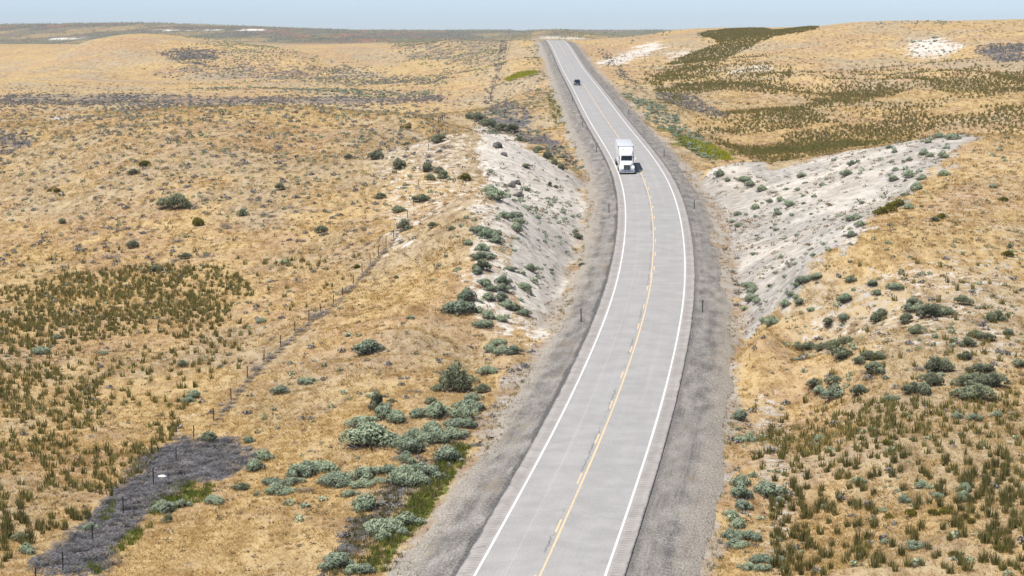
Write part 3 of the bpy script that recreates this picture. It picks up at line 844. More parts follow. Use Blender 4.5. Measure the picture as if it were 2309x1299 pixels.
# ---- bunchgrass
ISL = [[(1490,238),(1560,212),(1640,202),(1760,216),(1850,230),(1790,241),(1700,246),(1600,258),(1530,264)],
       [(1955,226),(2060,197),(2160,210),(2110,225),(2000,233)],
       [(2050,256),(2180,228),(2330,205),(2330,236),(2200,250),(2120,262)],
       [(1640,318),(1750,296),(1950,272),(2010,276),(1830,304),(1700,336)],
       [(1745,186),(1800,178),(1890,180),(1850,188)],[(1495,185),(1530,182),(1520,196),(1495,200)]]
T_LEFT = cat2([
  scatter([(-40,668),(60,642),(180,612),(300,602),(450,600),(520,592),(565,622),(572,662),(520,700),(470,762),(400,772),(300,752),(200,772),(100,792),(-40,802)], 1.9, 21, .75, 6),
  scatter([(560,598),(600,588),(750,588),(745,600),(640,606)], .5, 22),
  scatter([(-40,832),(60,815),(140,832),(132,872),(60,902),(-40,905)], 1.5, 23, .75, 6),
  scatter([(-40,868),(130,880),(220,862),(240,965),(180,1000),(120,1010),(-40,1010)], 1.0, 24, .7, 6),
  scatter([(-40,1000),(140,1000),(300,1015),(345,985),(405,965),(355,1040),(262,1105),(200,1180),(110,1225),(-40,1295)], 1.2, 25, .7, 6),
  scatter([(330,965),(385,910),(425,885),(430,900),(395,975),(345,990)], .5, 26),
  scatter([(-40,780),(420,770),(560,690),(560,830),(440,880),(300,930),(-40,960)], .22, 27),
  scatter([(430,900),(560,780),(560,860),(480,950)], .02, 28),
  scatter([(-40,600),(200,560),(600,560),(820,600),(700,720),(560,680),(500,590),(180,606),(-40,650)], .05, 29),
])
T_RIGHT = cat2([
  scatter([(1745,985),(1850,925),(2000,902),(2120,915),(2350,905),(2350,1320),(1745,1320),(1690,1100)], 1.5, 31, .55, 6),
  scatter([(1850,930),(2000,905),(2100,925),(2090,985),(1900,1000),(1850,985)], .9, 32),
  scatter([(1690,920),(1800,880),(2309,760),(2340,900),(1850,935),(1750,985)], .16, 33),
  scatter([(1900,640),(2340,560),(2340,760),(1900,780)], .07, 34),
])
T_LEFT, T_RIGHT = spread(T_LEFT, .68), spread(T_RIGHT, .86)
T_VAL = cat2([
  scatter([(1460,168),(1560,150),(1700,157),(1850,172),(2050,164),(2340,158),(2340,300),(2150,292),(2010,318),(1850,345),(1740,368),(1665,345),(1600,300),(1540,262),(1500,225)], 1.05, 41, 1.1, 16, ISL, .05),
  scatter([(1640,330),(1800,296),(2000,272),(2150,262),(2340,250),(2340,298),(2150,288),(2010,318),(1850,342),(1730,368),(1680,345)], 1.0, 43, .9, 9, jit=.03),
])
T_VAL = cat2([T_VAL, scatter([(1440,172),(1560,140),(1700,140),(1900,165),(2340,155),(2340,300),(2150,292),(2010,318),(1850,345),(1740,368),(1665,345),(1560,270),(1490,215)], .20, 46, .8, 12, ISL)])
T_VAL = spread(T_VAL, .95)
T_PLAT = cat2([
  scatter([(1575,76),(1640,66),(1700,63),(1850,60),(1830,68),(1750,82),(1690,106),(1640,130),(1560,142),(1500,146),(1560,118),(1620,98)], .85, 42, .0, 20, (), .02),
  scatter([(1470,160),(1560,140),(1680,125),(1760,118),(1700,130),(1560,158)], .10, 44),
  scatter([(1900,165),(2000,150),(2120,130),(2200,130),(2309,150),(2309,166),(2050,170)], .05, 45),
])
_tpl_t = [tpl_tuft(200 + k) for k in range(7)]
_tpl_t_far = [tpl_tuft(230 + k, 14, .075, 1.0, .26) for k in range(6)]
_all = [(x, y, z) for z, (X, Y) in enumerate([T_LEFT, T_RIGHT]) for x, y in zip(X, Y)]
_all = np.array(_all)
_pxx, _pyy, _dd = to_pix(_all[:, 0], _all[:, 1], ground_z(_all[:, 0], _all[:, 1]) + .4)
_inv = (_pxx > 4) & (_pxx < 2305) & (_pyy < 1300)
_vis = _inv.copy(); _vis[_inv] = visible(_all[_inv, 0], _all[_inv, 1], ground_z(_all[_inv, 0], _all[_inv, 1]))
_ord = np.argsort(np.where(_vis, _dd, 1e9))[:300]
_ord = _ord[_vis[_ord]]
_isind = np.zeros(len(_all), bool); _isind[_ord] = True
_tuft_me = [tri_mesh('bunchgrass_tuft', t, [M_TUFT]) for t in _tpl_t]
_tr = np.random.default_rng(77)
_tuft_proto = None
_TL = [('olive green bunchgrass tuft in the dry meadow left of the wire fence', 'bunchgrass tufts left of the wire fence'),
       ('olive green bunchgrass tuft on the straw coloured slope right of the highway', 'bunchgrass tufts right of the highway')]
for i in _ord:
    x, y, z = _all[i]
    o = link('bunchgrass_tuft', _tuft_me[int(_tr.integers(0, 7))], loc=(x, y, float(ground_z(x, y)) - .04))
    s_ = _tr.uniform(.70, 1.10); o.scale = (s_ * _tr.uniform(.8, 1.15), s_ * _tr.uniform(.8, 1.15), s_); o.rotation_euler.z = _tr.uniform(0, 6.28)
    tag(o, _TL[int(z)][0], 'grass tuft', _TL[int(z)][1])
_rest = _all[~_isind]
_fx2 = np.concatenate([_rest[:, 0], T_VAL[0], T_PLAT[0]]); _fy2 = np.concatenate([_rest[:, 1], T_VAL[1], T_PLAT[1]])
_near = _fy2 < 300
mass('bunchgrass_stand', [(A, m, t) for A, m, t in _tpl_t_far], _fx2, _fy2, np.random.default_rng(3).uniform(.72, 1.15, len(_fx2)) * np.where(_fy2 > 330, 1.05, 1), M_TUFT, 9,
     np.random.default_rng(4).uniform(.7, 1.12, len(_fx2)) * np.where(_fy2 > 330, 1.0, 1))
print('tufts', len(_ord), len(_fx2))

# ------------------------------------------------------------------ shrubs seen one by one: photograph x, y of the foot, width there (px), kind
# s pale sagebrush, d dark sagebrush, g dead grey shrub, o olive rabbitbrush
SHRUBS = {
 'shoulder_left': """833,801,50,s 1089,740,28,s 1034,712,45,s 1124,780,25,s 1107,795,28,s 1133,800,30,s 1156,800,28,s 1124,836,32,g 1099,846,28,s
  1029,888,66,d 985,884,26,d 1055,868,40,d 1087,888,28,d 969,912,22,d 932,886,35,g 884,909,16,d 849,924,38,d 1008,870,40,d 1068,905,26,s
  819,965,50,s 868,948,46,s 895,955,40,s 824,992,40,s 838,1013,75,s 872,996,38,s 858,1010,40,g 941,944,30,s 985,946,44,s 1058,925,44,s 1047,948,44,s 1056,968,42,s 1020,966,34,s 1035,960,30,s
  976,985,46,s 986,1003,44,s 1018,992,44,s 958,1000,34,s 935,994,38,s 902,1010,35,s 926,1028,52,s 895,1040,40,g 916,1048,30,s 1008,1046,52,s
  915,1080,44,s 945,1076,50,s 968,1082,44,s 902,1096,50,s 932,1098,44,s 826,1082,50,s 818,1102,36,s 876,1072,40,s 854,1092,22,s 764,1098,46,s 752,1084,30,s 789,1121,26,s
  822,1155,55,s 848,1206,52,s 878,1200,46,s 918,1190,44,s 909,1208,25,s 862,1222,30,s 787,1246,34,g 759,1266,34,s 771,1286,42,s 826,1296,30,s 800,1295,34,s 742,1290,30,s""",
 'meadow_left': """693,866,28,s 634,890,32,s 435,900,25,s 424,908,20,s 471,1002,44,d 594,1040,32,s 574,1064,38,s 672,1080,46,s 692,1076,44,s 728,1068,50,s 706,1072,40,s 658,1097,34,s 616,1096,32,s
  618,1117,34,s 638,1116,34,s 688,1112,50,g 731,1092,32,s 762,1084,35,s 752,1098,44,s 775,1100,30,s 544,1107,32,d 482,1138,38,s 409,1146,26,s 388,1148,22,s 362,1160,42,s 378,1180,24,d 201,1200,26,s 57,1251,28,s 45,1222,30,d 78,1240,22,g
  589,730,20,s 410,830,22,d 125,765,20,s 230,800,18,s 90,800,24,s 350,940,14,g 700,1020,20,g 665,1000,16,g 560,1000,24,s""",
 'hill_left': """850,360,28,d 897,382,30,d 857,449,24,d 897,480,26,d 911,522,27,d 977,515,20,d 963,388,26,d 990,392,20,d 999,403,22,d 970,407,18,d 952,456,30,d 974,456,28,g 989,322,28,d 1004,337,32,g 970,357,36,g 1025,502,18,g 1018,520,16,s
  1049,409,22,o 914,293,18,o 916,328,14,d 441,512,32,o 372,472,36,d 398,474,42,d 425,468,34,g 298,561,28,d 417,585,22,d 350,613,22,d 724,526,28,d 466,486,26,g 249,585,46,g 340,525,30,g 265,524,28,g 288,519,34,g 100,538,26,g 180,520,30,g
  232,553,24,g 400,548,36,g 340,586,26,g 395,590,30,g 460,582,30,g 505,513,30,g 595,487,32,g 612,491,28,g 546,488,22,d 565,453,30,g 460,455,32,g 630,430,20,d 480,408,26,g 335,408,24,g 300,395,22,d 322,378,26,o 366,430,22,g 120,437,20,o 88,300,18,g 140,505,20,d
  550,372,24,g 700,395,20,g 757,372,22,g 640,365,18,g 596,345,20,g 778,445,22,g 655,470,18,g 705,480,18,g 785,360,16,d 480,310,20,g 420,305,18,g 640,290,14,g 805,606,16,o 893,629,10,d 762,575,16,g 640,595,20,s""",
 'cut_left': """1119,452,38,s 1105,434,26,s 1136,492,32,s 1158,494,32,s 1167,504,28,s 1165,524,28,s 1082,528,32,s 1098,540,38,s 1112,538,30,s 1119,549,28,s 1056,554,20,s 1088,566,28,s 1084,586,32,s 1098,584,28,s 1088,612,34,d 1077,619,24,s 1134,645,32,s 1132,660,26,s
  1093,648,32,s 1105,658,25,s 1050,684,34,s 1024,699,32,s 1040,698,30,s 1053,700,24,s 1181,656,28,s 1197,613,26,s 1150,612,22,s 1146,699,30,s 1051,638,18,g 1101,679,25,s 1129,682,28,s 1078,706,24,s 1160,700,26,s 1180,712,26,s 1100,720,30,s 1128,726,28,s 1060,662,20,g
  1302,539,17,d 1296,528,14,d 1295,598,16,g 1240,420,12,d 1253,424,12,d 1312,600,12,d 1188,380,18,d 1212,345,22,d 1235,360,20,d 1250,372,18,d 1265,382,16,d 1155,300,24,d 1172,318,22,d 1130,295,24,d 1095,285,26,d 1080,272,24,d 1060,268,22,d 1110,288,20,d""",
 'cut_right': """1624,399,25,s 1679,412,25,s 1692,422,22,s 1719,432,25,s 1808,401,17,s 1922,373,18,s 1910,397,22,s 2007,335,18,s 2018,345,14,s 2094,323,16,s 2119,311,24,s 2151,315,26,s 2085,350,24,s 2098,354,18,s 2128,357,25,s 2052,363,15,s 2020,386,17,s 2016,409,22,s 2052,402,25,s
  2081,406,24,s 2130,397,26,s 2069,429,30,s 1944,460,14,s 1918,499,24,s 1932,496,22,s 1942,511,28,s 1920,536,22,s 1990,484,32,o 2008,478,34,o 2028,468,32,o 2043,442,15,s 1664,486,20,s 1652,503,16,s 1664,513,16,s 1755,486,18,s 1705,472,22,s 1743,437,28,g 1783,466,18,s
  1690,648,28,s 1700,662,28,s 1694,680,30,s 1708,684,24,s 1808,640,26,s 1826,636,26,s 1798,646,22,s 1844,632,28,s 1785,668,24,s 1772,693,24,s 1804,690,26,s 1796,676,18,s 1724,727,18,s 1741,734,28,s 1748,728,18,s 1830,702,14,s 1680,700,14,s 1737,458,16,s 1760,455,16,s 1680,410,14,s 1640,410,14,s
  1860,455,10,g 1813,460,9,s 1830,484,9,s 1752,520,12,s 1770,540,10,s 1700,575,12,s 1835,578,12,s 1762,582,12,s 1795,597,14,s 1750,617,10,s 1887,555,10,g""",
 'hill_right': """1906,686,30,s 1920,638,18,s 1969,648,24,s 2020,656,28,s 1978,667,22,s 2062,689,24,s 2050,706,26,s 2072,704,26,s 2174,690,32,d 2098,718,36,d 2120,714,34,d 2141,712,28,d 2236,728,30,d 2252,724,28,d 2217,734,28,g 1870,739,28,d 1906,725,30,s 1978,728,30,d 1992,714,28,d 2045,730,28,d
  2071,754,28,d 2274,756,20,d 1912,776,28,d 1880,790,34,d 1854,790,30,d 1828,790,26,d 1800,790,30,d 1901,811,34,d 1940,822,25,d 1962,814,28,d 1984,812,24,d 2185,784,28,d 2164,778,34,g 2227,770,30,d 2202,763,26,d 2181,812,34,d 1973,846,46,d 2110,842,40,d 2132,840,34,d 2075,838,34,g 2205,844,34,d 2225,842,30,d 2300,830,26,d
  1838,876,26,d 1849,888,28,s 1882,869,28,d 1883,901,40,s 1940,893,38,d 2062,890,36,d 2084,892,34,d 2101,872,38,d 2180,874,50,d 2206,872,48,d 2180,902,46,d 2208,905,50,d 2244,876,44,d 2158,946,28,s 2198,951,28,s 2250,940,25,s 1851,994,30,s 1839,1006,32,g 1999,1005,28,o 2135,930,22,g 2012,905,24,s
  1939,1092,24,s 2080,1102,26,s 2096,1104,22,s 2177,1112,32,s 2174,1131,32,s 2041,1136,26,s 2118,1124,20,s 2060,1240,34,s 2078,1238,30,s 1996,1228,20,s 1992,1155,18,s 2105,1118,24,g 2272,580,22,o 2050,472,24,s 2110,500,18,d 2125,494,20,o 2265,455,18,o 2240,425,16,s 2278,560,12,d 2100,470,20,g 2060,1168,30,o 2110,1164,24,o 2130,1160,22,o 2160,1186,24,o 2190,1182,22,o 2005,1170,18,o 2255,1245,30,o 2150,1255,20,o""",
 'verge_right': """1670,999,26,s 1690,998,26,s 1673,1099,42,s 1674,1129,38,s 1678,1151,34,s 1650,1168,28,s 1664,1192,30,s 1648,1216,34,s 1668,1214,30,s 1692,1222,34,s 1658,1236,36,s 1676,1238,32,s 1735,1123,42,s 1758,1132,18,s 1714,1270,36,s 1738,1272,26,s 1721,1290,24,s 1692,1286,28,s 1669,950,30,s 1700,1264,26,g 1760,1270,20,s 1686,1140,18,g""",
}
_kid = {'s': 0, 'd': 1, 'g': 2, 'o': 3}
_pal = {0: [M_SAGE, M_DEAD], 1: [M_SAGED, M_WOOD], 2: [M_DEAD], 3: [M_OLIVE, M_WOOD]}
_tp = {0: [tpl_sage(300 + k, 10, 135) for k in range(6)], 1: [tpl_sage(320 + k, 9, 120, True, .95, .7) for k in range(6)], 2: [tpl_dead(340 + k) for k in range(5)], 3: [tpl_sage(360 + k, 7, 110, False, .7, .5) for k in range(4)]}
def split_parts(tpl, nm, mats):
    """foliage mesh and woody skirt mesh"""
    A, m, t = tpl; F = A.reshape(-1, 3, 3)
    out = []
    for mi in sorted(set(m)):
        q = F[m == mi].reshape(-1, 3)
        out.append(tri_mesh(nm[mi], (q, np.zeros(len(q) // 3, int), t[m == mi]), [mats[mi]]))
    return out
_parts = {k: [split_parts(t, ['foliage', 'woody_stems'] if k != 2 else ['twigs'], _pal[k]) for t in v] for k, v in _tp.items()}
_nm = {0: 'sagebrush', 1: 'dark_shrub', 2: 'dead_shrub', 3: 'rabbitbrush'}
_word = {0: 'pale grey green sagebrush', 1: 'dark green shrub', 2: 'dead leafless grey shrub', 3: 'olive yellow rabbitbrush'}
_words1 = {0: 'sagebrush', 1: 'dark green shrubs', 2: 'dead grey shrubs', 3: 'rabbitbrush'}
_where = {'shoulder_left': 'on the slope below the left gravel shoulder', 'meadow_left': 'in the lower left meadow', 'hill_left': 'on the straw hill crossed by the left fence',
          'cut_left': 'along the pale cut bank left of the truck', 'cut_right': 'on the white cut bank right of the curve', 'hill_right': 'on the straw hill right of the highway', 'verge_right': 'at the edge of the right gravel shoulder'}
_ordw = ['', 'second ', 'third ', 'fourth ', 'fifth ', 'sixth ', 'seventh ', 'eighth ', 'ninth ', 'tenth ', 'eleventh ', 'twelfth ', 'thirteenth ', 'fourteenth ', 'fifteenth ', 'sixteenth ', 'seventeenth ', 'eighteenth ', 'nineteenth ', 'twentieth ']
_sr = np.random.default_rng(55)
_shrub_xy = []
for zone, txt in SHRUBS.items():
    rows = [q.split(',') for q in txt.split()]
    px, py = np.array([float(q[0]) for q in rows]), np.array([float(q[1]) for q in rows])
    wd, kd = np.array([float(q[2]) for q in rows]), np.array([_kid[q[3]] for q in rows])
    H = hit(px, py)
    for kind in range(4):
        idx = [i for i in np.argsort(H[:, 3]) if kd[i] == kind]
        for rank, i in enumerate(idx):
            X, Y, Z, d = H[i]; w = wd[i] * d / FOC * (1.5 if zone in ('shoulder_left', 'meadow_left', 'verge_right') and kind == 0 else 1.3)
            _shrub_xy.append((X, Y, w))
            root = bpy.data.objects.new(_nm[kind], None); COL.objects.link(root)
            root.empty_display_size = .3
            root.location = (X, Y + w * .3, float(ground_z(X, Y + w * .3)) - .04 * w)
            hz = w * _sr.uniform(.70, 1.12) * (1.0 if kind != 2 else .72)
            root.scale = (w, w * _sr.uniform(.72, 1.2), hz); root.rotation_euler.z = _sr.uniform(0, 6.28)
            v = int(_sr.integers(0, len(_parts[kind])))
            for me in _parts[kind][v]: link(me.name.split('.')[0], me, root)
            grp = f"{_words1[kind]} {_where[zone]}"
            if rank < 8: lab = f"{_word[kind]}, {_ordw[rank]}nearest {_where[zone]}"
            else: lab = f"{_word[kind]} farther up {_where[zone]}"
            tag(root, lab, 'shrub', grp)

# ---- far and small shrubs that read as one sprinkled mass
FAR_S = cat2([
  scatter([(560,800),(1000,720),(1160,760),(1080,860),(900,960),(620,1000),(520,920)], .06, 201, .6, 7),
  scatter([(480,1040),(800,950),(1080,900),(1020,1000),(900,1100),(700,1180),(560,1160)], .05, 202, .6, 7),
  scatter([(1000,500),(1100,440),(1160,520),(1200,700),(1150,780),(1020,760),(980,640)], .16, 203, .5, 7),
  scatter([(1750,700),(2340,600),(2340,920),(1720,930)], .10, 204, .6, 7),
  scatter([(1690,960),(2340,930),(2340,1320),(1720,1320)], .05, 205, .4, 6),
  scatter([(1640,930),(1700,930),(1760,1180),(1760,1310),(1620,1310)], .12, 206, .3, 5),
  scatter([(1680,400),(2140,310),(2300,320),(2150,420),(1960,560),(1760,720),(1660,640)], .022, 207, .4, 7),
  scatter([(1400,208),(1430,215),(1560,300),(1630,345),(1620,372),(1560,345),(1450,262)], .28, 61, .0, 8, (), .02),
  scatter([(440,200),(520,197),(700,200),(860,204),(980,206),(960,218),(700,214),(560,210)], .22, 62, .7, 30),
  scatter([(1040,270),(1090,250),(1180,262),(1250,330),(1330,395),(1290,385),(1180,320),(1080,290)], .10, 63, .5, 12),
  scatter([(1150,180),(1180,220),(1200,280),(1130,260),(1100,230)], .02, 64, .5, 20),
  scatter([(2030,100),(2110,82),(2160,118),(2090,140)], .05, 65), 
  scatter([(1955,52),(2120,47),(2160,50),(2150,56),(1960,58)], .02, 66),
  scatter([(1300,100),(1330,98),(1400,96),(1440,80),(1500,72),(1500,78),(1430,95),(1340,104)], .008, 67),
  scatter([(1560,80),(1600,72),(1640,88),(1610,98),(1570,92)], .02, 68),
  scatter([(1100,400),(1180,400),(1300,470),(1310,560),(1240,640),(1190,700),(1120,560)], .16, 69, .6, 8),
  scatter([(1700,420),(2000,360),(2100,330),(2000,460),(1850,580),(1720,700),(1660,620)], .035, 70, .6, 9),
])
FAR_D = cat2([
  scatter([(100,270),(1000,260),(1060,320),(980,560),(560,600),(-30,580),(-30,420)], .03, 211, .7, 9),
  scatter([(-30,600),(600,560),(820,560),(560,860),(300,1000),(-30,900)], .035, 212, .6, 8),
  scatter([(1750,640),(2340,520),(2340,900),(1720,900)], .07, 213, .6, 7),
  scatter([(1690,960),(2340,930),(2340,1320),(1720,1320)], .10, 214, .5, 6),
  scatter([(1360,120),(1480,200),(1600,320),(1640,380),(1560,340),(1430,220)], .05, 215, .5, 10),
  scatter([(1180,90),(1225,95),(1255,220),(1330,380),(1270,380),(1180,240)], .06, 216, .5, 12),
  scatter([(430,105),(560,100),(620,125),(760,150),(960,165),(1020,178),(1000,195),(760,190),(500,176),(340,160)], .13, 71, .7, 25),
  scatter([(520,95),(600,104),(740,138),(640,150),(540,140),(500,112)], .12, 72, .5, 20),
  scatter([(880,92),(1130,92),(1140,150),(1090,170),(1000,150),(890,120)], .11, 73, .6, 30),
  scatter([(1195,86),(1215,75),(1260,67),(1300,71),(1345,86)], .05, 74, .0),
  scatter([(1050,230),(1140,150),(1180,170),(1200,260),(1160,300),(1060,280)], .020, 75, .5, 12),
  scatter([(1205,95),(1232,98),(1225,150),(1260,240),(1300,330),(1270,300),(1215,190)], .05, 76, .5, 10),
  scatter([(200,235),(1000,235),(1050,300),(950,520),(500,560),(-30,560),(-30,420),(200,320)], .035, 77, .5, 12),
  scatter([(500,300),(900,280),(950,420),(800,560),(400,540),(350,420)], .03, 78, .4, 10),
  scatter([(1900,600),(2340,480),(2340,880),(1850,860)], .06, 79, .4, 8),
  scatter([(1950,320),(2340,310),(2340,560),(2050,520)], .012, 80),
  scatter([(560,800),(1000,760),(1100,800),(900,950),(600,1000),(500,920)], .035, 81, .4, 8),
  scatter([(700,640),(1000,560),(1020,740),(720,780)], .02, 82),
  scatter([(1450,170),(1500,165),(1560,150),(1500,140),(1420,150)], .03, 83),
])
FAR_G = cat2([
  scatter([(-30,560),(640,540),(840,560),(620,780),(420,980),(-30,1000)], .06, 221, .7, 8),
  scatter([(560,800),(1000,720),(1160,760),(1080,860),(900,960),(620,1000),(420,1100)], .06, 222, .6, 7),
  scatter([(1690,640),(2340,560),(2340,1320),(1700,1320)], .06, 223, .6, 7),
  scatter([(960,985),(1080,960),(1110,900),(1180,850),(1200,880),(1060,1030),(900,1200),(830,1299),(760,1299)], .25, 224, .4, 5),
  scatter([(1640,900),(1700,900),(1740,1100),(1720,1310),(1620,1310)], .22, 225, .4, 5),
  scatter([(-40,212),(250,212),(520,218),(720,220),(1010,212),(1010,234),(700,238),(480,240),(250,243),(-40,238)], .20, 91, .8, 25),
  scatter([(350,118),(420,106),(510,118),(500,132),(450,147),(395,140)], .22, 92, .0),
  scatter([(-30,235),(1000,238),(1060,300),(960,540),(500,580),(-30,600)], .075, 93, .7, 14),
  scatter([(2195,108),(2260,96),(2320,95),(2320,140),(2240,142)], .25, 94, .0),
  scatter([(1080,275),(1130,232),(1190,245),(1225,300),(1260,320),(1320,390),(1280,380),(1200,330)], .20, 95, .4, 8),
  scatter([(-30,292),(50,300),(95,312),(60,335),(-30,352)], .2, 96, .0),
  scatter([(500,140),(800,150),(1020,178),(1020,200),(700,186),(330,168)], .12, 97, .7, 25),
  scatter([(1140,92),(1155,92),(1130,170),(1105,235),(1085,235),(1115,170)], .22, 98, .0, 8, (), .01),
  scatter([(1490,205),(1560,215),(1650,260),(1640,275),(1540,245),(1470,215)], .3, 99, .0, 8, (), .02),
  scatter([(1345,110),(1370,112),(1400,150),(1450,200),(1440,210),(1380,160)], .12, 100, .4, 10),
  scatter([(1630,560),(1662,560),(1672,700),(1640,700)], .35, 101, .3, 8),
  scatter([(1800,680),(2340,620),(2340,900),(1850,880)], .03, 102, .4, 8),
  scatter([(850,1100),(1000,1000),(1050,975),(1060,1000),(960,1070),(850,1210),(760,1299),(700,1299)], .30, 103, .5, 6),
  scatter([(1130,830),(1200,780),(1225,790),(1180,850),(1130,870)], .35, 104, .0),
])
_tf = [tpl_low(400 + k, 34) for k in range(6)]
_tg = [tpl_low(420 + k, 34, .5) for k in range(5)]
_q = np.random.default_rng(12)
_cnt = [sum(q.endswith(',' + k) for t_ in SHRUBS.values() for q in t_.split()) for k in 'sdg']
def sprinkle(mass_name, name, word, many, tpls, XY, S, mat, seed, have):
    """the 300 that show largest stand alone, the rest of the kind is one mass"""
    X, Y = XY; Z = ground_z(X, Y)
    px, py, d = to_pix(X, Y, Z + .2)
    ok = (px > 4) & (px < 2305) & (py < 1296)
    ok[ok] = visible(X[ok], Y[ok], Z[ok])
    order = np.argsort(np.where(ok, -S / d, 0))[:max(0, 300 - have)]
    order = order[ok[order]]
    mes = [tri_mesh(name, t, [mat]) for t in tpls]
    r = np.random.default_rng(seed + 900)
    for i in order:
        o = link(name, mes[int(r.integers(0, len(mes)))], loc=(X[i], Y[i], Z[i] - .03))
        o.scale = (S[i] * r.uniform(.8, 1.2), S[i] * r.uniform(.8, 1.2), S[i] * r.uniform(.8, 1.1)); o.rotation_euler.z = r.uniform(0, 6.28)
        side = 'left' if float(road_dist(X[i:i + 1], Y[i:i + 1])[0]) < 0 else 'right'
        tag(o, f'{word} scattered on the open ground {side} of the highway', 'shrub', f'{many} scattered {side} of the highway')
    k = np.ones(len(X), bool); k[order] = False
    mass(mass_name, tpls, X[k], Y[k], S[k], mat, seed)
sprinkle('sagebrush_scatter', 'small_sagebrush', 'small low pale green sagebrush', 'small sagebrush', _tf, FAR_S, _q.uniform(.4, 1.15, len(FAR_S[0])) * np.clip(FAR_S[1] / 300, .8, 1.2), M_SAGE, 13, _cnt[0])
sprinkle('dark_shrub_scatter', 'small_dark_shrub', 'small low dark green shrub', 'small dark shrubs', _tf, FAR_D, _q.uniform(.3, 1.05, len(FAR_D[0])) * np.clip(FAR_D[1] / 330, .75, 1.25), M_SAGED, 14, _cnt[1])
sprinkle('dead_brush_scatter', 'small_dead_shrub', 'small low grey dead shrub', 'small dead shrubs', _tg, FAR_G, _q.uniform(.35, 1.2, len(FAR_G[0])) * np.clip(FAR_G[1] / 300, .8, 1.1), M_BRUSH, 15, _cnt[2])
# far hills: scattered brush, seen as specks
def far_specks():
    r = np.random.default_rng(61); n = 45000
    ly = r.uniform(math.log(1500), math.log(5200), n); Y = np.exp(ly); X = r.uniform(-.28, .28, n) * Y
    k = (gval(_m_far, X, Y) > .5) & (fbm(X / 160, Y / 260, 3, 7) + r.uniform(-.5, .5, n) > .05 - .38 * smooth(3300, 4000, Y)) & (gval(_m_bare, X, Y) < .4)
    X, Y = X[k], Y[k]
    mass('far_brush', [tpl_low(440 + j, 8) for j in range(4)], X, Y, r.uniform(1.4, 3.6, len(X)) * np.clip(Y / 2600, .7, 1.5), M_SAGED, 16)
far_specks()

# ---- mat of blown tumbleweeds and the green growth
def fill(name, polys, dens, tpls, mat, smin, smax, seed, hs=1.0, tj=.15):
    L = [scatter(p, dens, seed + k, .3, 3, (), .03) for k, p in enumerate(polys)]
    X, Y = cat2(L); r = np.random.default_rng(seed)
    S = r.uniform(smin, smax, len(X)); mass(name, tpls, X, Y, S, mat, seed, S * r.uniform(.7, 1.1, len(X)) * hs, tj=tj)
fill('tumbleweed_drift', [BURN[0][0]], 2.2, [tpl_dead(460 + k, 60) for k in range(5)], M_DEADD, .8, 1.7, 140, .8, .35)
_r2 = np.random.default_rng(88); _dx = scatter(BURN[0][0], .22, 143, .3, 3, (), .05)
mass('tumbleweed_mound', [tpl_dead(470 + k, 110) for k in range(5)], *_dx, _r2.uniform(1.2, 2.4, len(_dx[0])), M_DEAD, 144, _r2.uniform(.8, 1.7, len(_dx[0])), tj=.25)
fill('green_weeds', [GREEN[k][0] for k in (0, 1, 2, 3, 4)], 6.5, [tpl_weed(480 + k) for k in range(5)], M_GREENW, .6, 1.1, 150)
fill('verge_weeds', [GREEN_LOW], 7.0, [tpl_weed(484 + k, 18) for k in range(5)], M_VERGE, .5, 1.0, 190)
def verge_sprinkle():
    r = np.random.default_rng(66); n = 5200
    Y = np.exp(r.uniform(math.log(108), math.log(700), n)); side = r.choice([-1, 1], n)
    off = side * (np.where(side < 0, 8.0, np.interp(Y, [110, 180, 250, 400], [9.2, 8.1, 7.3, 7.7])) + r.normal(size=n) * .75 + .3)
    X, Y2 = road_point(Y, off)
    k = fbm(X / 6, Y2 / 12, 3, 9) + r.uniform(-.5, .5, n) > 0
    S = r.uniform(.25, .75, n)
    mass('verge_grass', [tpl_weed(510 + j, 14) for j in range(5)], X[k], Y2[k], S[k], M_VERGE, 191)
verge_sprinkle()
fill('yellow_green_weeds', [GREEN[k][0] for k in (6, )] + [[(1530,305),(1580,325),(1640,352),(1650,362),(1610,358),(1550,325)], [(1555,322),(1600,328),(1648,350),(1655,363),(1615,360),(1575,340)]], 3.0, [tpl_weed(490 + k, 14) for k in range(4)], M_YELW, 1.0, 2.0, 160)
fill('tall_green_grass', [[(1480,275),(1530,300),(1600,340),(1660,358),(1600,362),(1540,335),(1490,290)], [(1600,358),(1700,350),(1850,338),(2000,324),(2000,316),(1850,324),(1700,338)], GREEN[7][0]], .9, [tpl_weed(495 + k, 14) for k in range(4)], M_GREENW, .9, 1.6, 170)
fill('russet_grass', [[(1590,430),(1640,470),(1720,500),(1700,560),(1640,590),(1600,480)], [(1130,830),(1210,770),(1235,780),(1180,860),(1130,890)], [(1650,600),(1680,640),(1690,760),(1660,780),(1640,680)]], 1.6, [tpl_straw(500 + k, 9) for k in range(4)], M_RED, .8, 1.4, 180)

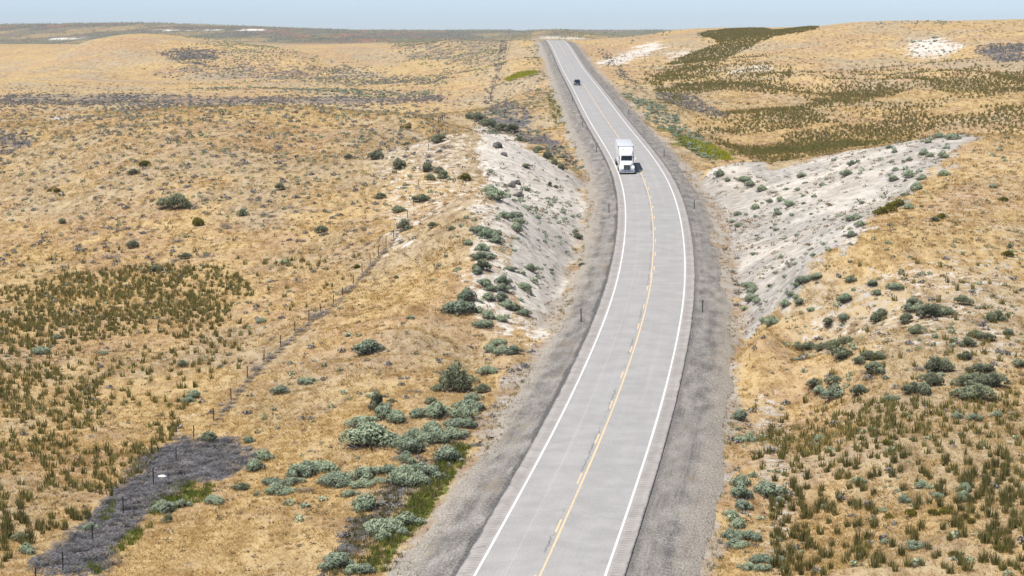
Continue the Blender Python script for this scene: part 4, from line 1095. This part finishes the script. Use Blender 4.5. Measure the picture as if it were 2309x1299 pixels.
# ------------------------------------------------------------------ solid-object builders (bmesh)
class B:
    def __init__(self): self.bm = bmesh.new()
    def box(self, x0, x1, y0, y1, z0, z1, bev=0.0, seg=2):
        bm = self.bm; before = set(bm.verts)
        r = bmesh.ops.create_cube(bm, size=1.0)
        for v in r['verts']:
            v.co = Vector(((x0 + x1) / 2 + v.co.x * (x1 - x0), (y0 + y1) / 2 + v.co.y * (y1 - y0), (z0 + z1) / 2 + v.co.z * (z1 - z0)))
        if bev:
            ed = {e for v in r['verts'] for e in v.link_edges}
            bmesh.ops.bevel(bm, geom=list(ed), offset=bev, segments=seg, affect='EDGES', profile=.5)
        return self
    def loft(self, rings, cap=True):
        """rings: lists of equal length of points"""
        bm = self.bm
        vs = [[bm.verts.new(p) for p in ring] for ring in rings]
        n = len(vs[0])
        for a, b in zip(vs[:-1], vs[1:]):
            for i in range(n): bm.faces.new((a[i], a[(i + 1) % n], b[(i + 1) % n], b[i]))
        if cap: bm.faces.new(vs[0][::-1]); bm.faces.new(vs[-1])
        return self
    def cyl(self, c, axis, r, h, n=20, r2=None):
        axis = Vector(axis).normalized(); q = axis.to_track_quat('Z', 'Y'); c = Vector(c)
        r2 = r if r2 is None else r2
        ring = lambda z, rr: [c + q @ Vector((math.cos(6.28318 * k / n) * rr, math.sin(6.28318 * k / n) * rr, z)) for k in range(n)]
        return self.loft([ring(-h / 2, r), ring(h / 2, r2)])
    def ring(self, c, axis, prof, n=24):
        """turned solid: prof is a closed list of (radius, z)"""
        axis = Vector(axis).normalized(); q = axis.to_track_quat('Z', 'Y'); c = Vector(c); bm = self.bm
        vs = [[bm.verts.new(c + q @ Vector((math.cos(6.28318 * k / n) * r, math.sin(6.28318 * k / n) * r, z))) for (r, z) in prof] for k in range(n)]
        m = len(prof)
        for k in range(n):
            for j in range(m): bm.faces.new((vs[k][j], vs[(k + 1) % n][j], vs[(k + 1) % n][(j + 1) % m], vs[k][(j + 1) % m]))
        return self
    def done(self, name, mat, parent=None, smooth_shade=True, bevel=0.0):
        bm = self.bm
        if bevel: bmesh.ops.bevel(bm, geom=bm.edges[:], offset=bevel, segments=2, affect='EDGES', profile=.5, clamp_overlap=True)
        bmesh.ops.recalc_face_normals(bm, faces=bm.faces[:])
        me = bpy.data.meshes.new(name); bm.to_mesh(me); bm.free()
        me.materials.append(mat)
        if smooth_shade:
            me.polygons.foreach_set('use_smooth', np.ones(len(me.polygons), bool))
            me.set_sharp_from_angle(angle=math.radians(35))
        return link(name, me, parent)

def dup(root, loc=None):
    c = root.copy(); COL.objects.link(c)
    if loc is not None: c.location = loc
    for ch in list(root.children):
        k = ch.copy(); COL.objects.link(k); k.parent = c
        for g2 in list(ch.children):
            e = g2.copy(); COL.objects.link(e); e.parent = k
    return c

P_WHITE = plain('white_truck_paint', (.80, .80, .81), .3, 0, .5, .02)
P_TRAIL = plain('white_trailer_skin', (.70, .71, .73), .45, 0, .4, .05, 2)
P_ROOF = plain('dusty_trailer_roof', (.52, .54, .57), .6, 0, .3, .08, 1.2)
P_DARK = plain('dark_trim', (.035, .037, .042), .55, 0, .3)
P_CHROME = plain('chrome', (.72, .73, .75), .18, 1.0, .5, .02)
P_GLASS = plain('dark_window_glass', (.012, .018, .028), .06, 0, .7, .02)
P_RUB = plain('tyre_rubber', (.022, .022, .023), .85, 0, .15)
P_RIM = plain('alloy_wheel', (.48, .49, .50), .35, .8, .5)
P_LAMP = plain('headlamp_glass', (.75, .78, .80), .1, 0, .8, .02)
P_AMBER = plain('amber_lamp', (.70, .24, .03), .3, 0, .5)
P_REDL = plain('red_lamp', (.45, .02, .02), .3, 0, .5)
P_BLUE = plain('dark_blue_car_paint', (.012, .030, .060), .18, .25, .6, .05)
P_PLATE = plain('number_plate_metal', (.62, .64, .66), .5, 0, .4, .1, 20)

def wheel(parent, c, r, w, dual=False):
    """wheel with its tyre and rim; axle along x"""
    e = bpy.data.objects.new('wheel', None); COL.objects.link(e); e.parent = parent; e.location = c; e.empty_display_size = .2
    h = w / 2
    B().ring((0, 0, 0), (1, 0, 0), [(r * .60, -h), (r * .93, -h), (r, -h * .7), (r, h * .7), (r * .93, h), (r * .60, h)]).done('tyre', P_RUB, e)
    B().ring((0, 0, 0), (1, 0, 0), [(.02, -h * .5), (r * .3, -h * .75), (r * .5, -h * .35), (r * .60, -h * .9), (r * .60, h * .9), (r * .5, h * .35), (r * .3, h * .75), (.02, h * .5)]).done('rim', P_RIM, e)
    return e

def road_frame(Y, off):
    """matrix with +y along the direction towards the camera, +x to that driver's right, resting on the road"""
    x, y = road_point(Y, off)
    x2, y2 = road_point(Y - 2, off)
    fwd = Vector((x2 - x, y2 - y, float(road_z(Y - 2) - road_z(Y)))).normalized()
    right = fwd.cross(Vector((0, 0, 1))).normalized(); up = right.cross(fwd)
    M = Matrix((right, fwd, up)).transposed().to_4x4()
    M.translation = Vector((x, y, float(road_z(Y)) + float(crown(off)) + .008))
    return M

# ------------------------------------------------------------------ the lorry coming towards the camera
def semi_truck():
    t = bpy.data.objects.new('semi_truck', None); COL.objects.link(t)
    tag(t, 'white semi truck with a box trailer driving towards the camera in the left lane', 'truck')
    # front bumper at y = 0, the rest behind it
    b = B()    # hood narrows to the grille, with rounded top
    def hood_ring(y, w, z0, z1, c): return [(-w, y, z0), (-w, y, z1 - c), (-w + c * .8, y, z1 - c * .2), (-w * .4, y, z1 + .03), (w * .4, y, z1 + .03), (w - c * .8, y, z1 - c * .2), (w, y, z1 - c), (w, y, z0)]
    b.loft([hood_ring(-.16, .56, .72, 1.56, .16), hood_ring(-.35, .62, .68, 1.66, .18), hood_ring(-1.1, .78, .66, 1.82, .2), hood_ring(-1.95, .95, .66, 1.98, .2)])
    b.done('hood', P_WHITE, t)
    for s in (-1, 1):
        f = B()
        fr = lambda y, z1, w0, w1: [(s * w0, y, .60), (s * w0, y, z1), (s * (w0 + w1) / 2, y, z1 + .05), (s * w1, y, z1 - .06), (s * w1, y, .60)]
        f.loft([fr(-.22, .95, .60, 1.12), fr(-.42, 1.16, .60, 1.22), fr(-.85, 1.30, .70, 1.24), fr(-1.4, 1.32, .80, 1.24), fr(-1.8, 1.15, .86, 1.22), fr(-1.9, .9, .9, 1.2)])
        f.done('fender', P_WHITE, t)
        h = B(); h.loft([[(s * .70, -.20, .86), (s * .70, -.20, 1.04), (s * 1.08, -.27, 1.06), (s * 1.12, -.27, .90)], [(s * .70, -.10, .86), (s * .70, -.12, 1.04), (s * 1.06, -.20, 1.06), (s * 1.10, -.19, .90)]])
        h.done('headlight', P_LAMP, t)
    gr = B().box(-.50, .50, -.20, -.09, .70, 1.50, .05).done('grille', P_DARK, t)
    gf = B()
    gf.box(-.53, .53, -.11, -.06, 1.49, 1.57, .02); gf.box(-.53, .53, -.11, -.06, .66, .74, .02); gf.box(-.56, -.48, -.11, -.06, .70, 1.53, .02); gf.box(.48, .56, -.11, -.06, .70, 1.53, .02)
    for k in range(2): gf.box(-.48, .48, -.095, -.075, .98 + k * .25, .992 + k * .25)
    gf.box(-.012, .012, -.093, -.073, .74, 1.49)
    gf.done('grille_frame', P_CHROME, gr)
    bp = B(); q = lambda y, z0, z1: [(-1.22, y - .42, z0), (-1.05, y - .06, z0), (1.05, y - .06, z0), (1.22, y - .42, z0), (1.22, y - .42, z1), (1.05, y - .06, z1), (-1.05, y - .06, z1), (-1.22, y - .42, z1)]
    bp.loft([[(-1.22, -.55, .30), (-1.08, -.06, .30), (1.08, -.06, .30), (1.22, -.55, .30)], [(-1.24, -.55, .44), (-1.10, 0, .44), (1.10, 0, .44), (1.24, -.55, .44)], [(-1.22, -.55, .66), (-1.08, -.05, .66), (1.08, -.05, .66), (1.22, -.55, .66)]])
    bp_o = bp.done('bumper', P_CHROME, t)
    B().box(-.34, .34, -.03, .012, .40, .56, .02).done('bumper_opening', P_DARK, bp_o)
    B().box(-.16, .16, .012, .022, .34, .46).done('number_plate', P_PLATE, bp_o)
    c = B()   # cab with raked windscreen pillars
    def cab_ring(y, w, z0, z1): return [(-w, y, z0), (-w, y, 1.95), (-w * .94, y, z1 - .10), (-w * .84, y, z1), (w * .84, y, z1), (w * .94, y, z1 - .10), (w, y, 1.95), (w, y, z0)]
    c.loft([cab_ring(-1.95, 1.06, .80, 1.97), cab_ring(-2.45, 1.10, .70, 2.92), cab_ring(-3.5, 1.14, .70, 3.05)])
    cab = c.done('cab', P_WHITE, t)
    # windscreen lies 12 mm proud of the raked front of the cab
    w = B(); n = Vector((0, .95, .5)).normalized() * .02
    pt = lambda x, f: Vector((x, -1.97 - .46 * f, 2.03 + .80 * f)) + n
    w.loft([[pt(-.93, .04), pt(.93, .04), pt(.86, .95), pt(-.86, .95)], [p + n for p in (pt(-.92, .05), pt(.92, .05), pt(.85, .94), pt(-.85, .94))]])
    w.done('windshield', P_GLASS, t)
    B().box(-.95, .95, -2.36, -2.08, 2.86, 2.95, .02).done('sun_visor', P_WHITE, t)
    for s in (-1, 1):
        d = B().box(min(s * 1.125, s * 1.15), max(s * 1.125, s * 1.15), -3.35, -2.3, .85, 2.05, .01).done('door', P_WHITE, t)
        B().box(min(s * 1.10, s * 1.145), max(s * 1.10, s * 1.145), -3.25, -2.5, 2.08, 2.78, .01).done('side_window', P_GLASS, d)
        B().box(min(s * 1.15, s * 1.18), max(s * 1.15, s * 1.18), -3.25, -3.05, 1.75, 1.80).done('handle', P_DARK, d)
        m = B().box(s * 1.46 - .12, s * 1.46 + .12, -2.30, -2.12, 1.85, 2.62, .05).done('mirror', P_WHITE, t)
        B().box(min(s * 1.08, s * 1.36), max(s * 1.08, s * 1.36), -2.24, -2.19, 2.48, 2.53).box(min(s * 1.08, s * 1.36), max(s * 1.08, s * 1.36), -2.24, -2.19, 1.95, 2.0).done('mirror_arm', P_DARK, m)
        B().box(min(s * .86, s * 1.22), max(s * .86, s * 1.22), -4.9, -3.1, .42, .98, .16, 4).done('fuel_tank', P_CHROME, t)
        B().cyl((s * 1.20, -5.05, 2.4), (0, 0, 1), .075, 3.0, 14).done('exhaust_stack', P_CHROME, t)
        B().cyl((s * .55, -3.25, 4.02), (0, 1, 0), .05, .4, 10, .09).done('air_horn', P_CHROME, t)
    sl = B()
    def sl_ring(y, w, z0, z1): return [(-w, y, z0), (-w, y, z1 - .25), (-w + .07, y, z1 - .08), (-w + .22, y, z1), (w - .22, y, z1), (w - .07, y, z1 - .08), (w, y, z1 - .25), (w, y, z0)]
    sl.loft([sl_ring(-3.45, 1.20, .75, 3.3), sl_ring(-5.1, 1.22, .75, 3.95)])
    sl.done('sleeper', P_WHITE, t)
    rf = B()
    rr = lambda y, w, z: [(-w, y, 2.9), (-w, y, z - .2), (-w + .16, y, z), (w - .16, y, z), (w, y, z - .2), (w, y, 2.9)]
    rf.loft([rr(-2.42, .86, 3.0 + .1), rr(-2.6, 1.0, 3.26), rr(-3.3, 1.13, 3.78), rr(-4.1, 1.18, 4.0), rr(-5.0, 1.2, 4.06)])
    fair = rf.done('roof_fairing', P_WHITE, t)
    B().box(-.42, .42, -2.92, -2.86, 3.50, 3.56).done('marker_lamp_strip', P_AMBER, fair)
    B().box(-.46, .46, -7.4, -1.0, .55, .88, .03).done('chassis', P_DARK, t)
    for s in (-1, 1):
        wheel(t, (s * 1.03, -1.12, .51), .51, .30)
        for y in (-6.35, -7.65): wheel(t, (s * .93, y, .51), .51, .58)
    trb = B().box(-1.30, 1.30, -18.6, -5.75, 1.18, 4.10, .035)
    for k in range(15):
        for sd in (-1, 1): trb.box(min(sd * 1.29, sd * 1.306), max(sd * 1.29, sd * 1.306), -6.42 - k * .8, -6.38 - k * .8, 1.32, 4.0)
    tr = trb.done('trailer', P_TRAIL, t)
    B().box(-1.27, 1.27, -18.57, -5.78, 4.098, 4.118, .008).done('trailer_roof', P_ROOF, tr)
    B().box(-1.27, 1.27, -5.752, -5.73, 1.20, 4.07).done('front_wall', plain('dark_grey_bulkhead', (.12, .13, .16), .5), tr)  # bulkhead in dark grey trim colour
    rl = B()
    for s in (-1, 1): rl.box(min(s * 1.30, s * 1.315), max(s * 1.30, s * 1.315), -18.6, -5.75, 1.14, 1.30).box(min(s * 1.30, s * 1.312), max(s * 1.30, s * 1.312), -18.6, -5.75, 4.02, 4.12)
    rl.done('side_rail', P_CHROME, tr)
    B().box(-.5, .5, -18.3, -15.0, .75, 1.17).done('bogie', P_DARK, tr)
    for s in (-1, 1):
        B().box(s * .9 - .07, s * .9 + .07, -8.75, -8.6, .25, 1.17).done('landing_gear', P_DARK, tr)
        B().box(s * .95 - .3, s * .95 + .3, -18.35, -18.32, .15, 1.1).done('mud_flap', P_DARK, tr)
        for y in (-16.2, -17.45): wheel(tr, (s * 1.0, y, .51), .51, .56)
    B().box(-1.2, 1.2, -18.65, -17.1, .50, .62).done('rear_guard', P_DARK, tr)
    t.matrix_world = road_frame(TRUCK_Y, -2.36)
    return t
TRUCK_Y = 348.3
semi_truck()

# ------------------------------------------------------------------ the dark blue car farther up
def car():
    t = bpy.data.objects.new('car', None); COL.objects.link(t)
    tag(t, 'dark blue estate car driving towards the camera far behind the white truck', 'car')
    L = 4.7
    st = [(0, .62, .42, .62), (-.12, .80, .32, .76), (-.5, .90, .26, .90), (-1.2, .93, .25, 1.00), (-2.4, .94, .25, 1.03), (-3.8, .93, .25, 1.05), (-4.5, .88, .30, 1.02), (-4.7, .80, .42, .90)]
    b = B()
    b.loft([[(-w * .9, y, z0), (-w, y, (z0 + z1) / 2), (-w * .97, y, z1 - .08), (-w * .86, y, z1), (w * .86, y, z1), (w * .97, y, z1 - .08), (w, y, (z0 + z1) / 2), (w * .9, y, z0)] for (y, w, z0, z1) in st])
    b.done('body', P_BLUE, t)
    c = B(); cs = [(-1.25, .82, 1.00), (-2.0, .70, 1.52), (-2.7, .69, 1.60), (-3.8, .68, 1.58), (-4.5, .78, 1.04)]
    c.loft([[(-.86, y, .96), (-w, y, z), (w, y, z), (.86, y, .96)] for (y, w, z) in cs])
    cb = c.done('cabin', P_BLUE, t)
    w = B(); n = Vector((0, .57, .82)) * .014
    P = [Vector(p) + n for p in ((-.76, -1.33, 1.045), (.76, -1.33, 1.045), (.655, -1.95, 1.48), (-.655, -1.95, 1.48))]
    w.loft([P, [p + n for p in P]]); w.done('windshield', P_GLASS, t)
    for s in (-1, 1):
        n2 = Vector((s * .95, 0, .25)) * .012
        Q = [Vector(p) + n2 for p in ((s * .845, -1.75, 1.03), (s * .715, -2.15, 1.47), (s * .70, -3.7, 1.50), (s * .83, -4.1, 1.06))]
        sw = B(); sw.loft([Q, [p + n2 * .6 for p in Q]]); sw.done('side_window', P_GLASS, t)
        B().box(s * 1.0 - .10, s * 1.0 + .10, -1.72, -1.55, .98, 1.12, .03).done('mirror', P_BLUE, t)
        h = B(); h.loft([[(s * .44, -.07, .66), (s * .44, -.12, .78), (s * .82, -.42, .84), (s * .84, -.34, .70)], [(s * .44, -.02, .66), (s * .44, -.06, .78), (s * .84, -.36, .85), (s * .86, -.28, .70)]])
        h.done('headlight', P_LAMP, t)
        for y in (-.92, -3.72): wheel(t, (s * .80, y, .33), .33, .22)
        B().box(s * .6 - .02, s * .6 + .02, -3.9, -2.1, 1.595, 1.63, .008).done('roof_rail', P_CHROME, cb)
    gr = B().box(-.40, .40, -.02, .03, .56, .72, .02).done('grille', P_DARK, t)
    B().box(-.16, .16, .0, .02, .40, .50).done('number_plate', P_PLATE, t)
    B().box(-.6, .6, -.06, .0, .30, .40, .02).done('lower_grille', P_DARK, t)
    t.matrix_world = road_frame(625.0, -1.95)
car()

# ------------------------------------------------------------------ roadside marker posts
P_STEEL = plain('weathered_steel', (.055, .060, .062), .7, .3, .3)
P_REFL = plain('pale_reflector', (.40, .42, .44), .4, 0, .4)
def marker():
    e = bpy.data.objects.new('marker_post', None); COL.objects.link(e)
    p = B(); p.loft([[(-.055, -.02, z), (-.02, .02, z), (.02, .02, z), (.055, -.02, z), (.035, -.02, z), (.012, .005, z), (-.012, .005, z), (-.035, -.02, z)] for z in (-.4, 1.42)])
    p.done('post', P_STEEL, e, False)
    B().box(-.055, .055, -.040, -.024, 1.27, 1.40, .01).done('reflector', P_REFL, e)
    return e
_mk = marker()
MARK = [(1373.4, 482, 'left of the bend below the truck'), (1310.5, 728, 'at the left shoulder where the cut bank ends'), (1345, 346, 'on the left shoulder beside the truck'), (1314, 288, 'on the left shoulder, first one beyond the truck'),
        (1291, 232, 'on the left shoulder, second one beyond the truck'), (1249.5, 152, 'on the left shoulder beyond the blue car'), (1238, 128, 'on the left shoulder near the crest'),
        (1565.6, 473, 'at the foot of the white cut bank on the right'), (1584, 708, 'on the right shoulder, the one closest to the camera'), (1497.5, 355, 'on the right shoulder beside the truck'),
        (1418, 259, 'on the right shoulder, first one beyond the truck'), (1368.5, 202, 'on the right shoulder level with the blue car'), (1335, 166, 'on the right shoulder just beyond the blue car'), (1311, 132, 'on the right shoulder near the crest')]
for k, (px, py, txt) in enumerate(MARK):
    X, Y, Z, d = hit(px, py)[0]
    o = _mk if k == 0 else dup(_mk)
    off = float(road_dist(np.array(X), np.array(Y)))
    zz = float(road_z(Y) - shoulder_drop(np.array(abs(off)))) if abs(off) < 9.3 else float(Z)
    o.location = (X, Y, zz); o.rotation_euler = (random.uniform(-.03, .03), random.uniform(-.02, .02), 0)
    tag(o, 'slim dark marker post ' + txt, 'marker post', 'marker posts along the highway')

# ------------------------------------------------------------------ wire fences
P_POST = plain('rusty_fence_steel', (.045, .035, .030), .8, .2, .2, .25)
P_TIMBER = plain('old_timber', (.10, .085, .07), .9, 0, .1, .3)
P_WIRE = plain('fence_wire', (.12, .11, .105), .6, .6, .3)
def wire_fence(label, pts, hgt, timber=(), nw=3, th=.042):
    H = hit([p[0] for p in pts], [p[1] for p in pts])
    root = bpy.data.objects.new('wire_fence', None); COL.objects.link(root); root.location = H[0, :3]
    tag(root, label, 'fence')
    rel = H[:, :3] - H[0, :3]
    for k, p in enumerate(rel):
        b = B(); big = k in timber
        lean = Vector((random.uniform(-.05, .05), random.uniform(-.05, .05), 1))
        hh = hgt * (1.15 if big else random.uniform(.93, 1.05)); r = .09 if big else th
        a = Vector(p) - Vector((0, 0, .3)); z = Vector(p) + lean * hh
        b.loft([[a + Vector((math.cos(q) * r, math.sin(q) * r, 0)) for q in (0, 1.05, 2.09, 3.14, 4.19, 5.24)], [z + Vector((math.cos(q) * r, math.sin(q) * r, 0)) for q in (0, 1.05, 2.09, 3.14, 4.19, 5.24)]])
        b.done('fence_post', P_TIMBER if big else P_POST, root, False)
    for j in range(nw):
        b = B(); f = .32 + .62 * j / (nw - 1)
        for p, q in zip(rel[:-1], rel[1:]):
            if np.linalg.norm(q - p) < .4: continue
            d = Vector(q - p).normalized(); s = d.cross(Vector((0, 0, 1))).normalized() * .006
            m = (Vector(p) + Vector(q)) / 2 - Vector((0, 0, .03))
            rg = lambda c: [c + s, c + Vector((0, 0, .006)), c - s]
            b.loft([rg(Vector(p) + Vector((0, 0, hgt * f))), rg(m + Vector((0, 0, hgt * f))), rg(Vector(q) + Vector((0, 0, hgt * f)))])
        b.done('wire', P_WIRE, root, False)
    return H
FENCE = [(82,1325),(142,1285),(210,1224),(278,1157),(346,1091),(397,1041),(437,992),(482,949),(521,904),(558,855),(595,817),(633,783),(665,751),(696,725),(723,710),(751,687),(773,670),(797,642),(817,617),(835,596),(854,577),(870,558),(888,539),(905,514),(919,491),(932,463),(945,423),(956,385),(966,340),(977,302),(989,279),(994,276),(998,272),(1002,266)]
HF = wire_fence('long wire fence with rusty steel posts climbing the straw hill left of the highway', FENCE, 1.15, (30, 31, 32, 33))
FENCE2 = [(1106,224),(1109,212),(1112,202),(1116,190),(1120,178),(1126,168),(1131,157),(1136,147),(1140,136),(1143,126),(1146,116),(1149,106),(1151,98)]
wire_fence('distant wire fence running across the valley towards the crest left of the highway', FENCE2, 1.5, (), 3, .06)

# tumbleweeds caught on the fence
_tw = [tri_mesh('tumbleweed', tpl_dead(700 + k, 190), [M_TW]) for k in range(3)]
TW = [(540,884,26,'below the'),(500,915,20,''),(580,835,34,''),(612,808,24,''),(645,778,26,''),(680,748,24,''),(712,716,34,''),(734,708,26,''),(780,660,32,''),(795,650,24,''),(484,958,14,''),(840,600,16,''),(870,570,18,''),(905,548,20,''),(920,500,18,'')]
for (xa, ya), (xb, yb) in zip(FENCE[7:24], FENCE[8:25]):
    for f in (.1, .3, .5, .7, .9): TW.append((xa + (xb - xa) * f + random.uniform(0, 8), ya + (yb - ya) * f + 2, random.uniform(.35, .75) * 26 * 700 / (1500 - ya), ''))
for k, (px, py, w, _) in enumerate(TW):
    X, Y, Z, d = hit(px, py)[0]; s_ = w * d / FOC * 1.7
    o = link('tumbleweed', _tw[k % 3], loc=(X, Y, Z - .05)); o.scale = (s_, s_ * .8, s_ * .75); o.rotation_euler.z = random.uniform(0, 6.28)
    tag(o, 'dry grey tumbleweed caught against the long wire fence', 'tumbleweed', 'tumbleweeds caught on the left fence')

# ------------------------------------------------------------------ rocks, old roots and litter
def rock_mat(name, a, b_):
    t = NT(name, .95, .05); c = t.coord()
    t.color(t.ramp(t.noise(c, 2.2, 6, .7), [(.3, a), (.7, b_)])); t.bump(t.noise(c, 5, 5, .7), .15, 1); return t.m
P_ROCKL = rock_mat('pale_clay_rock', (.26, .24, .21), (.52, .48, .42))
P_ROCKD = rock_mat('dark_clay_rock', (.07, .065, .06), (.20, .185, .17))
def rock(px, py, w, hz, mat, label, seed, cat='rock', dip=0.0):
    X, Y, Z, d = hit(px, py)[0]; s_ = w * d / FOC / 2
    bm = bmesh.new(); bmesh.ops.create_icosphere(bm, subdivisions=3, radius=1)
    for v in bm.verts:
        p = np.array(v.co); q = 1 + .35 * float(vnoise(np.array(p[0] * 1.7 + seed), np.array(p[1] * 1.7 + p[2] * 2.1), seed)) + .16 * float(vnoise(np.array(p[0] * 4.1 + seed), np.array(p[1] * 4 + p[2] * 4.7), seed + 3))
        v.co = Vector(p * q)
        v.co.z = round(v.co.z * 4) / 4 * .6 + v.co.z * .4
        v.co = Vector((v.co.x * s_, v.co.y * s_ * .8, v.co.z * s_ * hz))
    me = bpy.data.meshes.new('rock_outcrop'); bm.to_mesh(me); bm.free(); me.materials.append(mat)
    o = link('rock_outcrop', me, loc=(X, Y, Z + s_ * hz * .15)); o.rotation_euler = (dip, 0, random.uniform(0, 6))
    tag(o, label, cat)
rock(1160, 440, 46, .5, P_ROCKL, 'broad pale clay ledge broken out of the cut bank left of the truck', 3)
rock(1163, 414, 20, .7, P_ROCKD, 'small dark clod with a sharp shadow above the pale clay ledge', 5)
rock(1150, 420, 22, .5, P_ROCKD, 'dark broken clay lump just left of the clod above the ledge', 8)
rock(1122, 330, 26, .6, P_ROCKD, 'dark jagged outcrop near the top of the left cut bank', 11)
rock(1135, 349, 18, .5, P_ROCKD, 'low dark outcrop under the jagged one on the left cut bank', 14)
rock(1190, 473, 10, .7, P_ROCKD, 'lone dark stone on grey clay below the pale ledge', 17)
P_ROOT = rock_mat('dead_wood', (.12, .085, .05), (.34, .26, .17))
def roots(px, py, w, label, seed):
    X, Y, Z, d = hit(px, py)[0]; s_ = w * d / FOC
    r = np.random.default_rng(seed); b = B()
    for k in range(9):
        a = r.uniform(0, 6.28); p = Vector((r.normal() * .1, r.normal() * .1, .02)) * s_; R = .045 * s_
        rings = []
        for j in range(6):
            rr = R * (1 - j / 6.5)
            rings.append([p + Vector((math.cos(q) * rr, math.sin(q) * rr * .7, math.sin(q + .6) * rr)) for q in (0, 1.26, 2.51, 3.77, 5.03)])
            a += r.normal() * .45
            p = p + Vector((math.cos(a), math.sin(a) * .8, r.uniform(-.12, .38) if j < 3 else r.uniform(-.45, .1))) * s_ * .11
            p.z = max(p.z, .0)
        b.loft(rings)
    o = b.done('dead_roots', P_ROOT, None); o.location = (X, Y, Z)
    tag(o, label, 'dead wood')
roots(1872, 462, 34, 'upper tangle of dead brown roots lying on the white cut bank', 5)
roots(1828, 553, 34, 'lower tangle of dead brown roots lying on the white cut bank', 9)
def crumple(nm, px, py, w, mat, label, seed, cat):
    X, Y, Z, d = hit(px, py)[0]; s_ = w * d / FOC / 2
    bm = bmesh.new(); bmesh.ops.create_icosphere(bm, subdivisions=3, radius=1)
    r = np.random.default_rng(seed)
    for v in bm.verts:
        v.co *= r.uniform(.72, 1.12); v.co = Vector((v.co.x * s_, v.co.y * s_ * .7, abs(v.co.z) * s_ * .42))
    me = bpy.data.meshes.new(nm); bm.to_mesh(me); bm.free(); me.materials.append(mat)
    o = link(nm, me, loc=(X, Y, Z + .01)); tag(o, label, cat); return o
o = crumple('plastic_bag', 366, 1086, 20, plain('white_plastic', (.82, .82, .82), .4), 'crumpled white plastic bag lying on the grey tumbleweed drift', 3, 'litter'); o.location.z += .35
crumple('orange_rag', 1607, 1045, 14, plain('orange_cloth', (.62, .10, .03), .8), 'torn orange red rag lying on the right gravel shoulder', 6, 'litter')
crumple('pink_wrapper', 1343, 441, 9, plain('pink_wrapper_paper', (.45, .07, .17), .6), 'small dark pink wrapper on the left shoulder below the truck', 8, 'litter')
crumple('tyre_shred', 1108, 988, 13, P_RUB, 'black strip of tyre rubber on the left gravel shoulder', 9, 'litter')

# ------------------------------------------------------------------ thin summer haze over the plain
hb = B().box(-5200, 5200, -60, 6650, float(GZ.min()) - 1.0, 75.0).done('haze', NT('hazy_air').m, None, False)
ht = hb.data.materials[0].node_tree
ht.nodes.clear()
ho = ht.nodes.new('ShaderNodeOutputMaterial'); hv = ht.nodes.new('ShaderNodeVolumePrincipled')
hv.inputs['Color'].default_value = (.86, .91, 1.0, 1)
hv.inputs['Density'].default_value = 0.00006
hv.inputs['Anisotropy'].default_value = 0.0
ht.links.new(hv.outputs[0], ho.inputs['Volume'])
tag(hb, kind='stuff')
